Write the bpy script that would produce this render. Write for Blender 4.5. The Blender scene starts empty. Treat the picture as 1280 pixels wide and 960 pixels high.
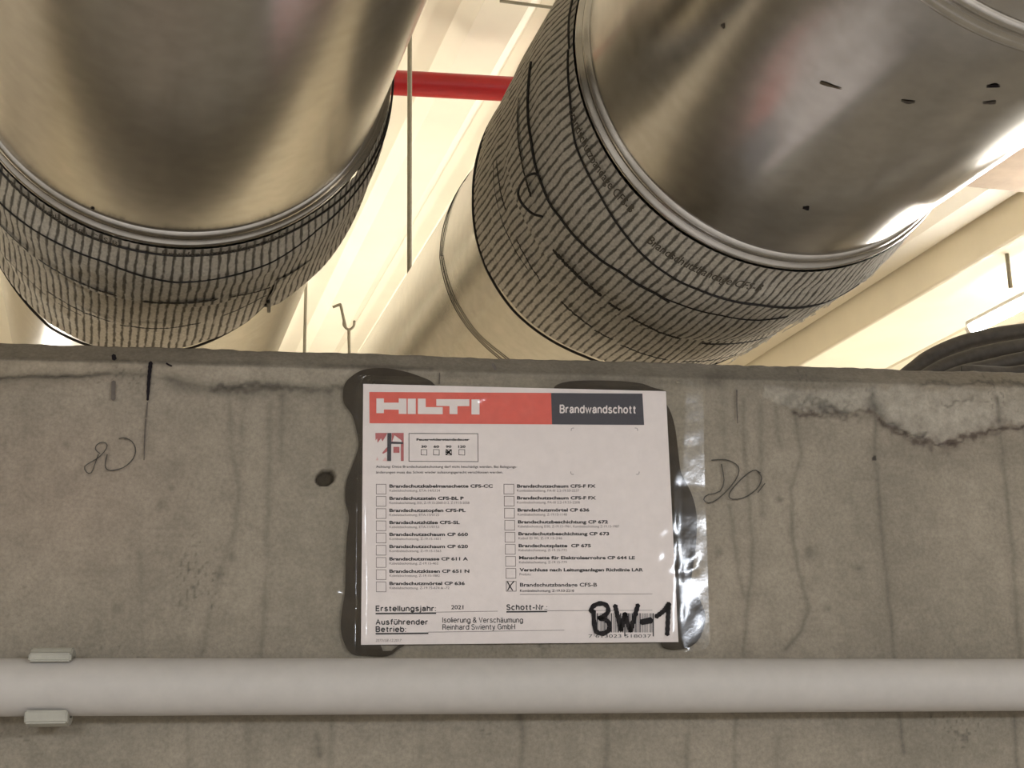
import bpy, bmesh, math, random
import numpy as np
from mathutils import Matrix, Vector

random.seed(7)
RNG = np.random.default_rng(7)
scene = bpy.context.scene
COL = scene.collection

# ------------------------------------------------------------------ camera
F_PX = 1812.0
YAW, PITCH, ROLL = 0.16823, 0.26071, -0.01782
CAM = np.array([0.0, -0.80907, 2.30])          # wall face is the plane y = 0, floor z = 0


def cam_axes():
    cy, sy, cp, sp = math.cos(YAW), math.sin(YAW), math.cos(PITCH), math.sin(PITCH)
    fwd = np.array([sy * cp, cy * cp, sp]); right = np.array([cy, -sy, 0.0]); up = np.cross(right, fwd)
    cr, sr = math.cos(ROLL), math.sin(ROLL)
    return cr * right + sr * up, -sr * right + cr * up, fwd


R_, U_, F_ = cam_axes()
cd = bpy.data.cameras.new('camera')
cam = bpy.data.objects.new('camera', cd); COL.objects.link(cam)
cd.sensor_fit = 'HORIZONTAL'; cd.sensor_width = 36.0; cd.lens = 36.0 * F_PX / 1280.0
cd.clip_start = 0.01; cd.clip_end = 100
m = Matrix.Identity(4)
for i in range(3):
    m[i][0] = R_[i]; m[i][1] = U_[i]; m[i][2] = -F_[i]; m[i][3] = CAM[i]
cam.matrix_world = m
scene.camera = cam

# ------------------------------------------------------------------ world, exposure
world = bpy.data.worlds.new('world'); scene.world = world; world.use_nodes = True
world.node_tree.nodes['Background'].inputs[0].default_value = (0.55, 0.5, 0.44, 1)
world.node_tree.nodes['Background'].inputs[1].default_value = 0.05
scene.view_settings.view_transform = 'Standard'
scene.view_settings.look = 'None'
scene.view_settings.gamma = 1.0
scene.view_settings.use_curve_mapping = False
scene.view_settings.exposure = 0.0

LAMP_FAR = 240.0       # strength of the tubes behind the concrete wall, in view and added
ADDED_NEAR = 225.0      # strength of the added, unseen tubes on the camera's side


# ------------------------------------------------------------------ geometry helpers
def ray(px, py):
    d = R_ * ((px - 640) / F_PX) - U_ * ((py - 480) / F_PX) + F_
    return d


def on_wall(px, py, off=0.0):
    """point of the plane y = -off seen at a photograph pixel"""
    d = ray(px, py); t = (-off - CAM[1]) / d[1]
    return CAM + d * t


def at_depth(px, py, dist):
    """point at world y = CAM.y + dist along a pixel"""
    d = ray(px, py); return CAM + d * (dist / d[1])


def project(P):
    q = P - CAM
    a, b, c = q @ R_, q @ U_, q @ F_
    return 640 + F_PX * a / c, 480 - F_PX * b / c


AZ = -0.108                                    # direction of the ducts and ceiling ribs
AX = np.array([math.sin(AZ), math.cos(AZ), 0.0])
SX = np.array([math.cos(AZ), -math.sin(AZ), 0.0])
ZX = np.array([0, 0, 1.0])


def rel(u, a, z):
    """camera-relative duct frame (u across, a along, z up) -> world"""
    return CAM + SX * u + AX * a + ZX * z


def s2l(c):
    c = c / 255.0
    return c / 12.92 if c <= 0.04045 else ((c + 0.055) / 1.055) ** 2.4


def rgb(r, g, b):
    return (s2l(r), s2l(g), s2l(b), 1.0)


def mesh_obj(name, verts, faces, mat, parent=None, smooth=False):
    me = bpy.data.meshes.new(name)
    me.from_pydata([tuple(map(float, v)) for v in verts], [], [tuple(int(i) for i in f) for f in faces])
    me.update()
    o = bpy.data.objects.new(name, me); COL.objects.link(o)
    if mat: me.materials.append(mat)
    if parent is not None: o.parent = parent
    if smooth:
        me.polygons.foreach_set('use_smooth', [True] * len(me.polygons))
    return o


def grid_obj(name, V, mat, parent=None, wrap=False, smooth=True, uv=None, col=None):
    """V: (n, m, 3) array of points; optional wrap in the first axis"""
    n, k = V.shape[:2]
    me = bpy.data.meshes.new(name)
    idx = np.arange(n * k).reshape(n, k)
    if wrap:
        a = idx; b = np.roll(idx, -1, axis=0)
    else:
        a = idx[:-1]; b = idx[1:]
    q = np.stack([a[:, :-1], b[:, :-1], b[:, 1:], a[:, 1:]], -1).reshape(-1, 4)
    me.vertices.add(n * k); me.vertices.foreach_set('co', V.reshape(-1).astype(np.float32))
    me.loops.add(q.size); me.loops.foreach_set('vertex_index', q.reshape(-1).astype(np.int32))
    me.polygons.add(len(q)); me.polygons.foreach_set('loop_start', (np.arange(len(q)) * 4).astype(np.int32))
    me.polygons.foreach_set('use_smooth', np.full(len(q), smooth))
    me.update(calc_edges=True)
    if uv is not None:
        layer = me.uv_layers.new(name='UVMap')
        layer.data.foreach_set('uv', uv.reshape(-1, 2)[q.reshape(-1)].reshape(-1).astype(np.float32))
    if col is not None:
        at = me.color_attributes.new('tint', 'FLOAT_COLOR', 'POINT')
        c4 = np.ones((n * k, 4), np.float32); c4[:, :col.shape[-1]] = col.reshape(-1, col.shape[-1])
        at.data.foreach_set('color', c4.reshape(-1))
    me.materials.append(mat)
    o = bpy.data.objects.new(name, me); COL.objects.link(o)
    if parent is not None: o.parent = parent
    return o


def empty(name, loc):
    o = bpy.data.objects.new(name, None); COL.objects.link(o)
    o.empty_display_size = 0.05
    o.location = loc
    return o


def adopt(o, parent):
    """parent a mesh built in world coordinates without moving it"""
    o.parent = parent
    o.matrix_parent_inverse = Matrix.Translation(parent.location).inverted() if parent.type == 'EMPTY' else Matrix.Identity(4)
    return o


def tag(o, label, cat, group=None):
    o['label'] = label; o['category'] = cat
    if group: o['group'] = group
    return o


def struct(o, label=None):
    o['kind'] = 'structure'
    if label: o['label'] = label
    return o


def tube(name, pts, r, mat, parent=None, seg=10, cap=True):
    pts = np.array(pts, float); n = len(pts)
    T = np.gradient(pts, axis=0); T /= np.linalg.norm(T, axis=1)[:, None]
    ref = np.array([0.13, 0.21, 0.97]);
    if abs(T[0] @ ref) > 0.9: ref = np.array([0.97, 0.1, 0.2])
    N = ref - T[0] * (ref @ T[0]); N /= np.linalg.norm(N)
    rr = np.full(n, r) if np.isscalar(r) else np.array(r)
    V = []
    for i in range(n):
        N = N - T[i] * (N @ T[i]); N /= np.linalg.norm(N); B = np.cross(T[i], N)
        for j in range(seg):
            a = 2 * math.pi * j / seg
            V.append(pts[i] + rr[i] * (math.cos(a) * N + math.sin(a) * B))
    Fc = []
    for i in range(n - 1):
        for j in range(seg):
            j2 = (j + 1) % seg
            Fc.append((i * seg + j, i * seg + j2, (i + 1) * seg + j2, (i + 1) * seg + j))
    if cap:
        Fc.append(tuple(range(seg))[::-1]); Fc.append(tuple((n - 1) * seg + j for j in range(seg)))
    return mesh_obj(name, V, Fc, mat, parent, smooth=True)


def spline(pts, n=40):
    """Catmull-Rom through the points"""
    P = np.array(pts, float); P = np.vstack([2 * P[0] - P[1], P, 2 * P[-1] - P[-2]])
    k = len(P) - 3; out = []
    for t in np.linspace(0, k - 1e-6, n):
        i = int(t); s = t - i; a, b, c, d = P[i:i + 4]
        out.append(0.5 * (2 * b + (c - a) * s + (2 * a - 5 * b + 4 * c - d) * s * s + (3 * b - a - 3 * c + d) * s ** 3))
    return np.array(out)


def box_obj(name, u0, u1, a0, a1, z0, z1, mat, parent=None, bev=0.0):
    """box in the duct frame (camera relative)"""
    V = [rel(u, a, z) for z in (z0, z1) for a in (a0, a1) for u in (u0, u1)]
    Fc = [(0, 2, 3, 1), (4, 5, 7, 6), (0, 1, 5, 4), (2, 6, 7, 3), (0, 4, 6, 2), (1, 3, 7, 5)]
    o = mesh_obj(name, V, Fc, mat, parent)
    if bev:
        bm = bmesh.new(); bm.from_mesh(o.data)
        bmesh.ops.bevel(bm, geom=bm.edges[:], offset=bev, segments=2, affect='EDGES', profile=0.5)
        bm.to_mesh(o.data); bm.free()
    return o


# ------------------------------------------------------------------ material helpers
def new_mat(name):
    mt = bpy.data.materials.new(name); mt.use_nodes = True
    nt = mt.node_tree; b = nt.nodes['Principled BSDF']
    return mt, nt, b


def noise(nt, scale, detail=4, rough=0.6, vec=None, dist=0.0):
    n = nt.nodes.new('ShaderNodeTexNoise'); n.inputs['Scale'].default_value = scale
    n.inputs['Detail'].default_value = detail; n.inputs['Roughness'].default_value = rough
    n.inputs['Distortion'].default_value = dist
    if vec is not None: nt.links.new(vec, n.inputs['Vector'])
    return n


def coord(nt, kind='Object', scale=(1, 1, 1)):
    t = nt.nodes.new('ShaderNodeTexCoord'); mp = nt.nodes.new('ShaderNodeMapping')
    mp.inputs['Scale'].default_value = scale
    nt.links.new(t.outputs[kind], mp.inputs['Vector'])
    return mp.outputs['Vector']


def ramp(nt, fac, stops):
    r = nt.nodes.new('ShaderNodeValToRGB'); e = r.color_ramp.elements
    while len(e) < len(stops): e.new(0.5)
    for el, (p, c) in zip(e, stops):
        el.position = p; el.color = c if len(c) == 4 else (*c, 1)
    nt.links.new(fac, r.inputs['Fac'])
    return r


def mixc(nt, fac, a, b, mode='MIX'):
    n = nt.nodes.new('ShaderNodeMix'); n.data_type = 'RGBA'; n.blend_type = mode
    for s, v in ((n.inputs['Factor'], fac), (n.inputs[6], a), (n.inputs[7], b)):
        if isinstance(v, (int, float, tuple)): s.default_value = v
        else: nt.links.new(v, s)
    return n.outputs[2]


def math_(nt, op, a, b=None, c=None, clamp=False):
    n = nt.nodes.new('ShaderNodeMath'); n.operation = op; n.use_clamp = clamp
    for i, v in enumerate((a, b, c)):
        if v is None: continue
        if isinstance(v, (int, float)): n.inputs[i].default_value = v
        else: nt.links.new(v, n.inputs[i])
    return n.outputs[0]


def bump(nt, b, h, strength=0.3, dist=0.001):
    n = nt.nodes.new('ShaderNodeBump'); n.inputs['Strength'].default_value = strength
    n.inputs['Distance'].default_value = dist
    nt.links.new(h, n.inputs['Height']); nt.links.new(n.outputs['Normal'], b.inputs['Normal'])
    return n


def plain(name, color, rough=0.6, metal=0.0, spec=0.5, var=0.0, scale=60.0):
    mt, nt, b = new_mat(name)
    b.inputs['Roughness'].default_value = rough; b.inputs['Metallic'].default_value = metal
    b.inputs['Specular IOR Level'].default_value = spec
    if var:
        n = noise(nt, scale, 4, 0.6, coord(nt))
        dk = tuple(c * (1 - var) for c in color[:3]); lt = tuple(min(1, c * (1 + var)) for c in color[:3])
        r = ramp(nt, n.outputs['Fac'], [(0.3, dk), (0.7, lt)])
        nt.links.new(r.outputs[0], b.inputs['Base Color'])
    else:
        b.inputs['Base Color'].default_value = color
    return mt


def mat_concrete_wall():
    mt, nt, b = new_mat('concrete_wall')
    v = coord(nt)
    a = nt.nodes.new('ShaderNodeAttribute'); a.attribute_name = 'tint'
    n1 = noise(nt, 9, 5, 0.6, v); n2 = noise(nt, 70, 4, 0.65, v); n3 = noise(nt, 420, 3, 0.7, v)
    base = ramp(nt, n1.outputs['Fac'], [(0.3, rgb(130, 122, 108)), (0.7, rgb(145, 135, 120))]).outputs[0]
    mott = ramp(nt, n2.outputs['Fac'], [(0.25, (0.82, 0.82, 0.81)), (0.75, (1.13, 1.13, 1.12))]).outputs[0]
    c = mixc(nt, 1.0, base, mott, 'MULTIPLY')
    gr = ramp(nt, n3.outputs['Fac'], [(0.25, (0.78, 0.78, 0.78)), (0.75, (1.2, 1.2, 1.2))]).outputs[0]
    c = mixc(nt, 0.9, c, gr, 'MULTIPLY')
    c = mixc(nt, 1.0, c, a.outputs['Color'], 'MULTIPLY')
    nt.links.new(c, b.inputs['Base Color'])
    b.inputs['Roughness'].default_value = 0.85; b.inputs['Specular IOR Level'].default_value = 0.25
    h = math_(nt, 'ADD', math_(nt, 'MULTIPLY', n2.outputs['Fac'], 1.0), math_(nt, 'MULTIPLY', n3.outputs['Fac'], 0.5))
    bump(nt, b, h, 0.35, 0.0012)
    return mt


def mat_galvanised():
    mt, nt, b = new_mat('galvanised_sheet')
    v = coord(nt)
    n1 = noise(nt, 5, 1, 0.4, v); n2 = noise(nt, 90, 4, 0.6, v); n3 = noise(nt, 600, 2, 0.5, v)
    c = ramp(nt, n2.outputs['Fac'], [(0.3, (0.58, 0.565, 0.54)), (0.7, (0.68, 0.665, 0.64))]).outputs[0]
    nt.links.new(c, b.inputs['Base Color'])
    b.inputs['Metallic'].default_value = 1.0
    r = nt.nodes.new('ShaderNodeMapRange')
    r.inputs['To Min'].default_value = 0.17; r.inputs['To Max'].default_value = 0.27
    nt.links.new(n1.outputs['Fac'], r.inputs['Value']); nt.links.new(r.outputs[0], b.inputs['Roughness'])
    h = math_(nt, 'ADD', math_(nt, 'MULTIPLY', n1.outputs['Fac'], 1.0), math_(nt, 'MULTIPLY', n3.outputs['Fac'], 0.006))
    bump(nt, b, h, 0.14, 0.006)
    return mt


def mat_bandage():
    mt, nt, b = new_mat('fire_bandage_fabric')
    t = nt.nodes.new('ShaderNodeTexCoord')
    sep = nt.nodes.new('ShaderNodeSeparateXYZ'); nt.links.new(t.outputs['UV'], sep.inputs[0])
    X, Y = sep.outputs[0], sep.outputs[1]          # X = rib index, Y = metres along the duct
    mp = nt.nodes.new('ShaderNodeMapping'); mp.inputs['Scale'].default_value = (0.6, 45, 1)
    nt.links.new(t.outputs['UV'], mp.inputs['Vector'])
    nw = noise(nt, 1.0, 3, 0.6, mp.outputs[0])
    x = math_(nt, 'ADD', X, math_(nt, 'MULTIPLY', math_(nt, 'SUBTRACT', nw.outputs['Fac'], 0.5), 0.22))
    fr = math_(nt, 'ABSOLUTE', math_(nt, 'SUBTRACT', math_(nt, 'FRACT', x), 0.5))     # 0 on the rib line
    mp2 = nt.nodes.new('ShaderNodeMapping'); mp2.inputs['Scale'].default_value = (1.0, 55, 1)
    nt.links.new(t.outputs['UV'], mp2.inputs['Vector'])
    nb = noise(nt, 1.3, 3, 0.7, mp2.outputs[0])
    wdt = math_(nt, 'MULTIPLY', math_(nt, 'SUBTRACT', nb.outputs['Fac'], 0.13), 0.62)
    line = math_(nt, 'DIVIDE', math_(nt, 'SUBTRACT', wdt, fr), 0.16, clamp=True)
    # weave: fine threads around the duct
    wv = math_(nt, 'SINE', math_(nt, 'MULTIPLY', Y, 2 * math.pi / 0.0017))
    wx = math_(nt, 'SINE', math_(nt, 'MULTIPLY', X, 2 * math.pi * 5))
    weave = math_(nt, 'MULTIPLY', wv, wx)
    mp3 = nt.nodes.new('ShaderNodeMapping'); mp3.inputs['Scale'].default_value = (1.0, 140, 1)
    nt.links.new(t.outputs['UV'], mp3.inputs['Vector'])
    n3 = noise(nt, 2.4, 4, 0.7, mp3.outputs[0])
    base = ramp(nt, n3.outputs['Fac'], [(0.28, rgb(188, 181, 168)), (0.72, rgb(232, 226, 213))]).outputs[0]
    wfac = math_(nt, 'ADD', math_(nt, 'MULTIPLY', weave, 0.10), 0.92)
    comb = nt.nodes.new('ShaderNodeCombineXYZ')
    for i in range(3): nt.links.new(wfac, comb.inputs[i])
    base = mixc(nt, 1.0, base, comb.outputs[0], 'MULTIPLY')
    c = mixc(nt, math_(nt, 'MULTIPLY', line, 0.82), base, rgb(62, 56, 48))
    nt.links.new(c, b.inputs['Base Color'])
    b.inputs['Roughness'].default_value = 0.9; b.inputs['Specular IOR Level'].default_value = 0.15
    h = math_(nt, 'ADD', math_(nt, 'MULTIPLY', weave, 0.3), math_(nt, 'ADD', n3.outputs['Fac'], math_(nt, 'MULTIPLY', line, -0.6)))
    bump(nt, b, h, 0.5, 0.0008)
    return mt


def mat_film():
    mt, nt, b = new_mat('clear_plastic_film')
    out = nt.nodes['Material Output']
    tr = nt.nodes.new('ShaderNodeBsdfTransparent'); tr.inputs[0].default_value = (0.97, 0.97, 0.96, 1)
    gl = nt.nodes.new('ShaderNodeBsdfGlossy'); gl.inputs['Roughness'].default_value = 0.1
    gl.inputs[0].default_value = (1, 1, 1, 1)
    fr = nt.nodes.new('ShaderNodeFresnel'); fr.inputs['IOR'].default_value = 1.45
    mx = nt.nodes.new('ShaderNodeMixShader')
    fac = math_(nt, 'MULTIPLY', fr.outputs[0], 0.45, clamp=True)
    nt.links.new(fac, mx.inputs[0]); nt.links.new(tr.outputs[0], mx.inputs[1]); nt.links.new(gl.outputs[0], mx.inputs[2])
    n = noise(nt, 130, 3, 0.6, coord(nt))
    bp = nt.nodes.new('ShaderNodeBump'); bp.inputs['Strength'].default_value = 0.05; bp.inputs['Distance'].default_value = 0.001
    nt.links.new(n.outputs['Fac'], bp.inputs['Height']); nt.links.new(bp.outputs[0], gl.inputs['Normal'])
    nt.links.new(mx.outputs[0], out.inputs['Surface'])
    return mt


def mat_emit(name, color, strength):
    mt, nt, b = new_mat(name)
    b.inputs['Base Color'].default_value = (0.9, 0.9, 0.9, 1)
    b.inputs['Emission Color'].default_value = (*color, 1); b.inputs['Emission Strength'].default_value = strength
    return mt


M_WALL = mat_concrete_wall()
M_GALV = mat_galvanised()
M_BAND = mat_bandage()
M_FILM = mat_film()
M_CEIL = plain('cream_ceiling_paint', (0.80, 0.735, 0.59, 1), 0.7, var=0.06, scale=4)
M_BEAM = plain('cream_beam_paint', (0.79, 0.72, 0.57, 1), 0.6, var=0.05, scale=6)
M_DOWN = plain('bare_concrete_downstand', rgb(150, 128, 100), 0.85, var=0.2, scale=14)
M_ROOM = plain('grey_room_plaster', rgb(196, 189, 178), 0.9, var=0.08, scale=3)
M_FAR = plain('cream_far_plaster', (0.74, 0.66, 0.5, 1), 0.9, var=0.05, scale=3)
M_FLOOR = plain('grey_screed', rgb(172, 165, 156), 0.8, var=0.15, scale=5)
M_PVC = plain('grey_pvc_conduit', rgb(177, 171, 164), 0.55, spec=0.3, var=0.04, scale=90)
M_CLIP = plain('grey_pvc_clip', rgb(156, 152, 139), 0.55, var=0.06, scale=200)
M_RED = plain('red_pipe_paint', rgb(160, 12, 16), 0.35, var=0.06, scale=30)
M_ROD = plain('zinc_rod', rgb(138, 130, 108), 0.6, 0.2, var=0.1, scale=200)
M_WIRE = plain('dark_binding_wire', rgb(34, 30, 27), 0.5, 0.3)
M_CABLE = plain('black_cable_sheath', rgb(78, 73, 67), 0.6, spec=0.35, var=0.2, scale=200)
M_INK = plain('black_print_ink', rgb(38, 33, 33), 0.6)
M_GREYINK = plain('grey_print_ink', rgb(122, 112, 110), 0.7)
M_MARK = plain('black_marker_ink', rgb(20, 14, 18), 0.7, spec=0.15)
M_PENCIL = plain('pencil_graphite', rgb(64, 59, 51), 0.7)
M_SMUDGE = plain('faded_marker_smudge', rgb(88, 80, 72), 0.8, var=0.2, scale=300)
M_SCUFF = plain('brown_scuff', rgb(112, 100, 84), 0.6, 0.5)
M_STITCH = plain('black_stitch_thread', rgb(30, 26, 24), 0.8)
M_PRINT = plain('bandage_print', rgb(92, 85, 74), 0.9)
M_PAPER = plain('white_paper', rgb(218, 207, 203), 0.65, var=0.03, scale=150)
M_BRED = plain('red_banner_print', rgb(206, 82, 66), 0.5, var=0.06, scale=250)
M_BBLK = plain('black_banner_print', rgb(44, 39, 46), 0.5)
M_PRED = plain('dull_red_print', rgb(170, 92, 92), 0.6, var=0.08, scale=400)
M_PINK = plain('pink_print', rgb(212, 172, 168), 0.6)
M_GLUE = plain('dark_adhesive', rgb(56, 48, 37), 0.7, spec=0.2, var=0.25, scale=90)
M_HOUSE = plain('lamp_housing_white', rgb(225, 222, 215), 0.5)
M_ADDFAR = mat_emit('added_tube_far', (1.0, 0.95, 0.84), LAMP_FAR)
M_LCOOL = mat_emit('lamp_tube_cool', (0.93, 0.94, 1.0), LAMP_FAR * 0.8)
M_ADDNEAR = mat_emit('added_tube_near', (0.91, 0.965, 1.06), ADDED_NEAR)
M_FIBRE = plain('pale_glass_fibre', rgb(200, 196, 186), 0.6)

# ------------------------------------------------------------------ the concrete wall
ZC = CAM[2]
Z_TOP = 0.2382 + ZC; CH = 0.0125; THICK = 0.16


def dist_polyline(X, Y, pts):
    D = np.full(X.shape, 1e9)
    for (x0, y0), (x1, y1) in zip(pts[:-1], pts[1:]):
        dx, dy = x1 - x0, y1 - y0; L2 = dx * dx + dy * dy + 1e-9
        t = np.clip(((X - x0) * dx + (Y - y0) * dy) / L2, 0, 1)
        D = np.minimum(D, np.hypot(X - x0 - t * dx, Y - y0 - t * dy))
    return D


def smooth_noise(X, Y, sc, seed):
    g = np.random.default_rng(seed).random((64, 64))
    x, y = X / sc, Y / sc
    xi, yi = np.floor(x).astype(int), np.floor(y).astype(int); fx, fy = x - xi, y - yi
    fx = fx * fx * (3 - 2 * fx); fy = fy * fy * (3 - 2 * fy)
    G = lambda a, b: g[a % 64, b % 64]
    return (G(xi, yi) * (1 - fx) + G(xi + 1, yi) * fx) * (1 - fy) + (G(xi, yi + 1) * (1 - fx) + G(xi + 1, yi + 1) * fx) * fy


def build_wall():
    xs = np.concatenate([np.linspace(-3.0, -0.22, 24)[:-1], np.linspace(-0.22, 0.56, 820), np.linspace(0.56, 3.0, 22)[1:]])
    zf = np.linspace(ZC - 0.12, Z_TOP - CH, 345)
    prof = [(0.0, z) for z in np.linspace(0, ZC - 0.12, 16)[:-1]] + [(0.0, z) for z in zf]
    nface = len(prof)
    for t in np.linspace(0, 1, 10)[1:]: prof.append((CH * t, Z_TOP - CH + CH * t))
    for y in np.linspace(CH, THICK, 10)[1:]: prof.append((y, Z_TOP))
    for z in np.linspace(Z_TOP, 0, 12)[1:]: prof.append((THICK, z))
    prof = np.array(prof)
    V = np.zeros((len(xs), len(prof), 3))
    V[..., 0] = xs[:, None]; V[..., 1] = prof[None, :, 0]; V[..., 2] = prof[None, :, 1]
    PX, PY = project(V.reshape(-1, 3)); PX = PX.reshape(V.shape[:2]); PY = PY.reshape(V.shape[:2])
    # position on the wall in millimetre-like units, independent of the view
    A_, B_ = V[..., 0] * 1000, V[..., 2] * 1000
    front = prof[None, :, 0] < 0.02
    A0, B0, PX0, PY0, F0 = A_, B_, PX, PY, front
    col = np.ones(V.shape[:2] + (3,))
    disp = np.zeros(V.shape[:2])

    def stain(pts, w, k, soft=1.0, tint=(1, 1.0, 1.0), wob=3.0, seed=1, yw=0.4):
        xs_, ys_ = [p[0] for p in pts], [p[1] for p in pts]; mg = 4 * w + 2 * wob
        inside = (PX > min(xs_) - mg) & (PX < max(xs_) + mg) & (PY > min(ys_) - mg) & (PY < max(ys_) + mg) & front
        ii = np.where(inside.any(1))[0]; jj = np.where(inside.any(0))[0]
        if not len(ii) or not len(jj): return
        sl_ = (slice(ii[0], ii[-1] + 1), slice(jj[0], jj[-1] + 1))
        stain_block(sl_, pts, w, k, soft, tint, wob, seed, yw)

    def stain_block(sl_, pts, w, k, soft, tint, wob, seed, yw):
        A_, B_, PX, PY, front = A0[sl_], B0[sl_], PX0[sl_], PY0[sl_], np.broadcast_to(F0, PX0.shape)[sl_]
        nx = (smooth_noise(A_, B_, 9, seed) - 0.5) * wob
        ny = (smooth_noise(A_, B_, 5, seed + 3) - 0.5) * wob * yw + (smooth_noise(A_, B_, 2.3, seed + 7) - 0.5) * wob * yw * 0.7
        D = dist_polyline(PX + nx, PY + ny, pts)
        mk = np.exp(-(D / w) ** 2 * soft) * (0.55 + 0.9 * smooth_noise(A_, B_, 14, seed + 5)) * front
        for c in range(3): col[sl_ + (c,)] *= 1 - np.clip(mk * k * tint[c], 0, 0.85)

    # broad tone: warmer on the left, random mottling over the rest
    n = smooth_noise(A_, B_, 60, 3)
    col[..., 0] *= 1 + 0.06 * np.exp(-((PX - 60) / 160) ** 2 - ((PY - 610) / 120) ** 2)
    col *= (0.93 + 0.14 * n)[..., None]
    # vertical formwork streaks
    st = smooth_noise(A_, B_ * 0.06, 7, 11); st2 = smooth_noise(A_, B_ * 0.05, 22, 12)
    col *= (0.95 + 0.06 * st + 0.05 * st2)[..., None]
    # pores
    pr = smooth_noise(A_, B_, 1.9, 21) * smooth_noise(A_, B_, 40, 22)
    col *= (1 - 0.35 * np.clip((pr - 0.66) / 0.12, 0, 1))[..., None]
    # chamfer darkened: shade of its upturned face put into the colour
    chm = (prof[None, :, 1] > Z_TOP - CH - 0.0005) & front
    col *= np.where(chm, 0.80, 1.0)[..., None]
    # light mortar skin between the edge and the seam, left side
    seam = [(-60, 474), (0, 473), (40, 470), (100, 471), (140, 466), (180, 468), (215, 474), (270, 486), (300, 482), (350, 483), (400, 487), (435, 484)]
    sx = np.array([p[0] for p in seam]); sy = np.array([p[1] for p in seam])
    ys = np.interp(PX, sx, sy) + (smooth_noise(A_, B_, 5, 31) - 0.5) * 4
    band = (PX < 440) & (PY > 450 + PX * 0.017) & (PY < ys) & front
    lumps = 0.75 + 0.5 * smooth_noise(A_, B_, 7, 33)
    col *= np.where(band, 1 + (0.30 - 0.18 * np.clip(PX / 300, 0, 1)) * lumps, 1.0)[..., None]
    disp += np.where(band, -0.0005, 0)
    stain(seam[:5], 2.2, 0.5, seed=41, wob=6); stain(seam[:6], 7, 0.2, seed=48); stain(seam[4:7], 3.0, 0.22, seed=42); stain(seam[7:], 3.6, 0.40, seed=43, wob=10, yw=0.8); stain(seam[6:], 9, 0.22, seed=143, wob=8)
    stain([(225, 480), (300, 488), (350, 488)], 11, 0.24, seed=44, wob=10); stain([(265, 484), (300, 487), (330, 484)], 4, 0.3, seed=144, wob=12, yw=0.8)
    stain([(0, 449), (150, 452), (300, 455), (440, 459)], 3, 0.2, seed=45)
    stain([(560, 468), (700, 472), (830, 476), (900, 478)], 7, 0.25, seed=46)
    stain([(405, 457), (450, 458), (540, 461)], 3.0, 0.35, seed=47)
    # drips
    drips = [([(929, 500), (931, 574), (937, 635), (941, 684), (935, 749), (929, 820)], 2.6, 0.34),
             ([(913, 631), (921, 708), (931, 745)], 2.2, 0.28),
             ([(994, 515), (1002, 570), (988, 611), (992, 680), (1002, 732), (1011, 761), (1002, 789), (982, 812)], 2.8, 0.40),
             ([(1094, 505), (1094, 574), (1104, 684), (1118, 822)], 2.8, 0.36),
             ([(1250, 537), (1267, 700), (1275, 822)], 3.0, 0.36),
             ([(950, 505), (952, 643)], 3.6, 0.26), ([(968, 505), (976, 560)], 3, 0.22),
             ([(903, 490), (905, 620)], 5, 0.18),
             ([(286, 495), (290, 570), (299, 608), (295, 659), (273, 719), (252, 820)], 3.6, 0.24),
             ([(337, 505), (335, 642), (331, 762), (327, 820)], 3.0, 0.26),
             ([(352, 495), (352, 572)], 3.4, 0.30), ([(412, 490), (412, 590)], 3.2, 0.22),
             ([(175, 690), (178, 820)], 2.4, 0.14), ([(305, 500), (302, 580)], 3, 0.16),
             ([(651, 890), (653, 930), (650, 970)], 3.4, 0.40), ([(757, 890), (760, 930), (757, 970)], 3.6, 0.42),
             ([(415, 895), (413, 965)], 3.0, 0.28), ([(397, 920), (398, 945)], 4.0, 0.40), ([(528, 900), (526, 970)], 4, 0.20),
             ([(920, 900), (918, 970)], 3, 0.32), ([(858, 920), (858, 970)], 3.4, 0.25), ([(972, 920), (972, 970)], 3, 0.2), ([(1123, 888), (1130, 940)], 2.6, 0.35),
             ([(1268, 895), (1272, 970)], 3, 0.36), ([(235, 900), (236, 960)], 3, 0.2), ([(310, 905), (308, 965)], 5, 0.2)]
    for i, (p, w, k) in enumerate(drips):
        stain(p, w * 0.9, k * 0.55, seed=50 + i); stain(p, w * 2.2, k * 0.3, seed=150 + i)
    for i, (x, y, w, k) in enumerate([(1012, 690, 9, .3), (975, 625, 4, .4), (900, 690, 6, .3), (1070, 710, 4, .3), (290, 697, 5, .35), (213, 610, 4, .3), (225, 580, 9, .12), (200, 630, 8, .14), (85, 556, 4, .2), (145, 760, 7, .22), (275, 718, 6, .25), (1035, 762, 5, .25), (125, 505, 5, .2), (80, 605, 14, .1), (40, 540, 20, .06)]):
        stain([(x - 1, y), (x + 1, y)], w, k, seed=90 + i, wob=8)
    # spalled, patched strip on the right
    bx = np.array([900, 960, 990, 1030, 1060, 1092, 1100, 1122, 1145, 1160, 1180, 1192, 1220, 1250, 1290, 1400])
    by = np.array([484, 498, 512, 516, 516, 512, 522, 538, 547, 550, 558, 550, 542, 533, 532, 528])
    yb = np.interp(PX, bx, by) + (smooth_noise(A_, B_, 4, 61) - 0.5) * 7
    top = 482 + (smooth_noise(A_, B_, 9, 62) - 0.5) * 10
    sp = np.clip((yb - PY) / 3, 0, 1) * np.clip((PY - top) / 4, 0, 1) * (PX > 955) * front
    rough = smooth_noise(A_, B_, 5, 63) * 0.6 + smooth_noise(A_, B_, 2.2, 64) * 0.4
    for c, g in enumerate((1.24, 1.28, 1.34)): col[..., c] *= 1 + sp * (g * (0.86 + 0.28 * rough) - 1)
    disp += sp * (-0.0022 + 0.0022 * rough)
    T_ = (0.95, 1.02, 1.02)
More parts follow.
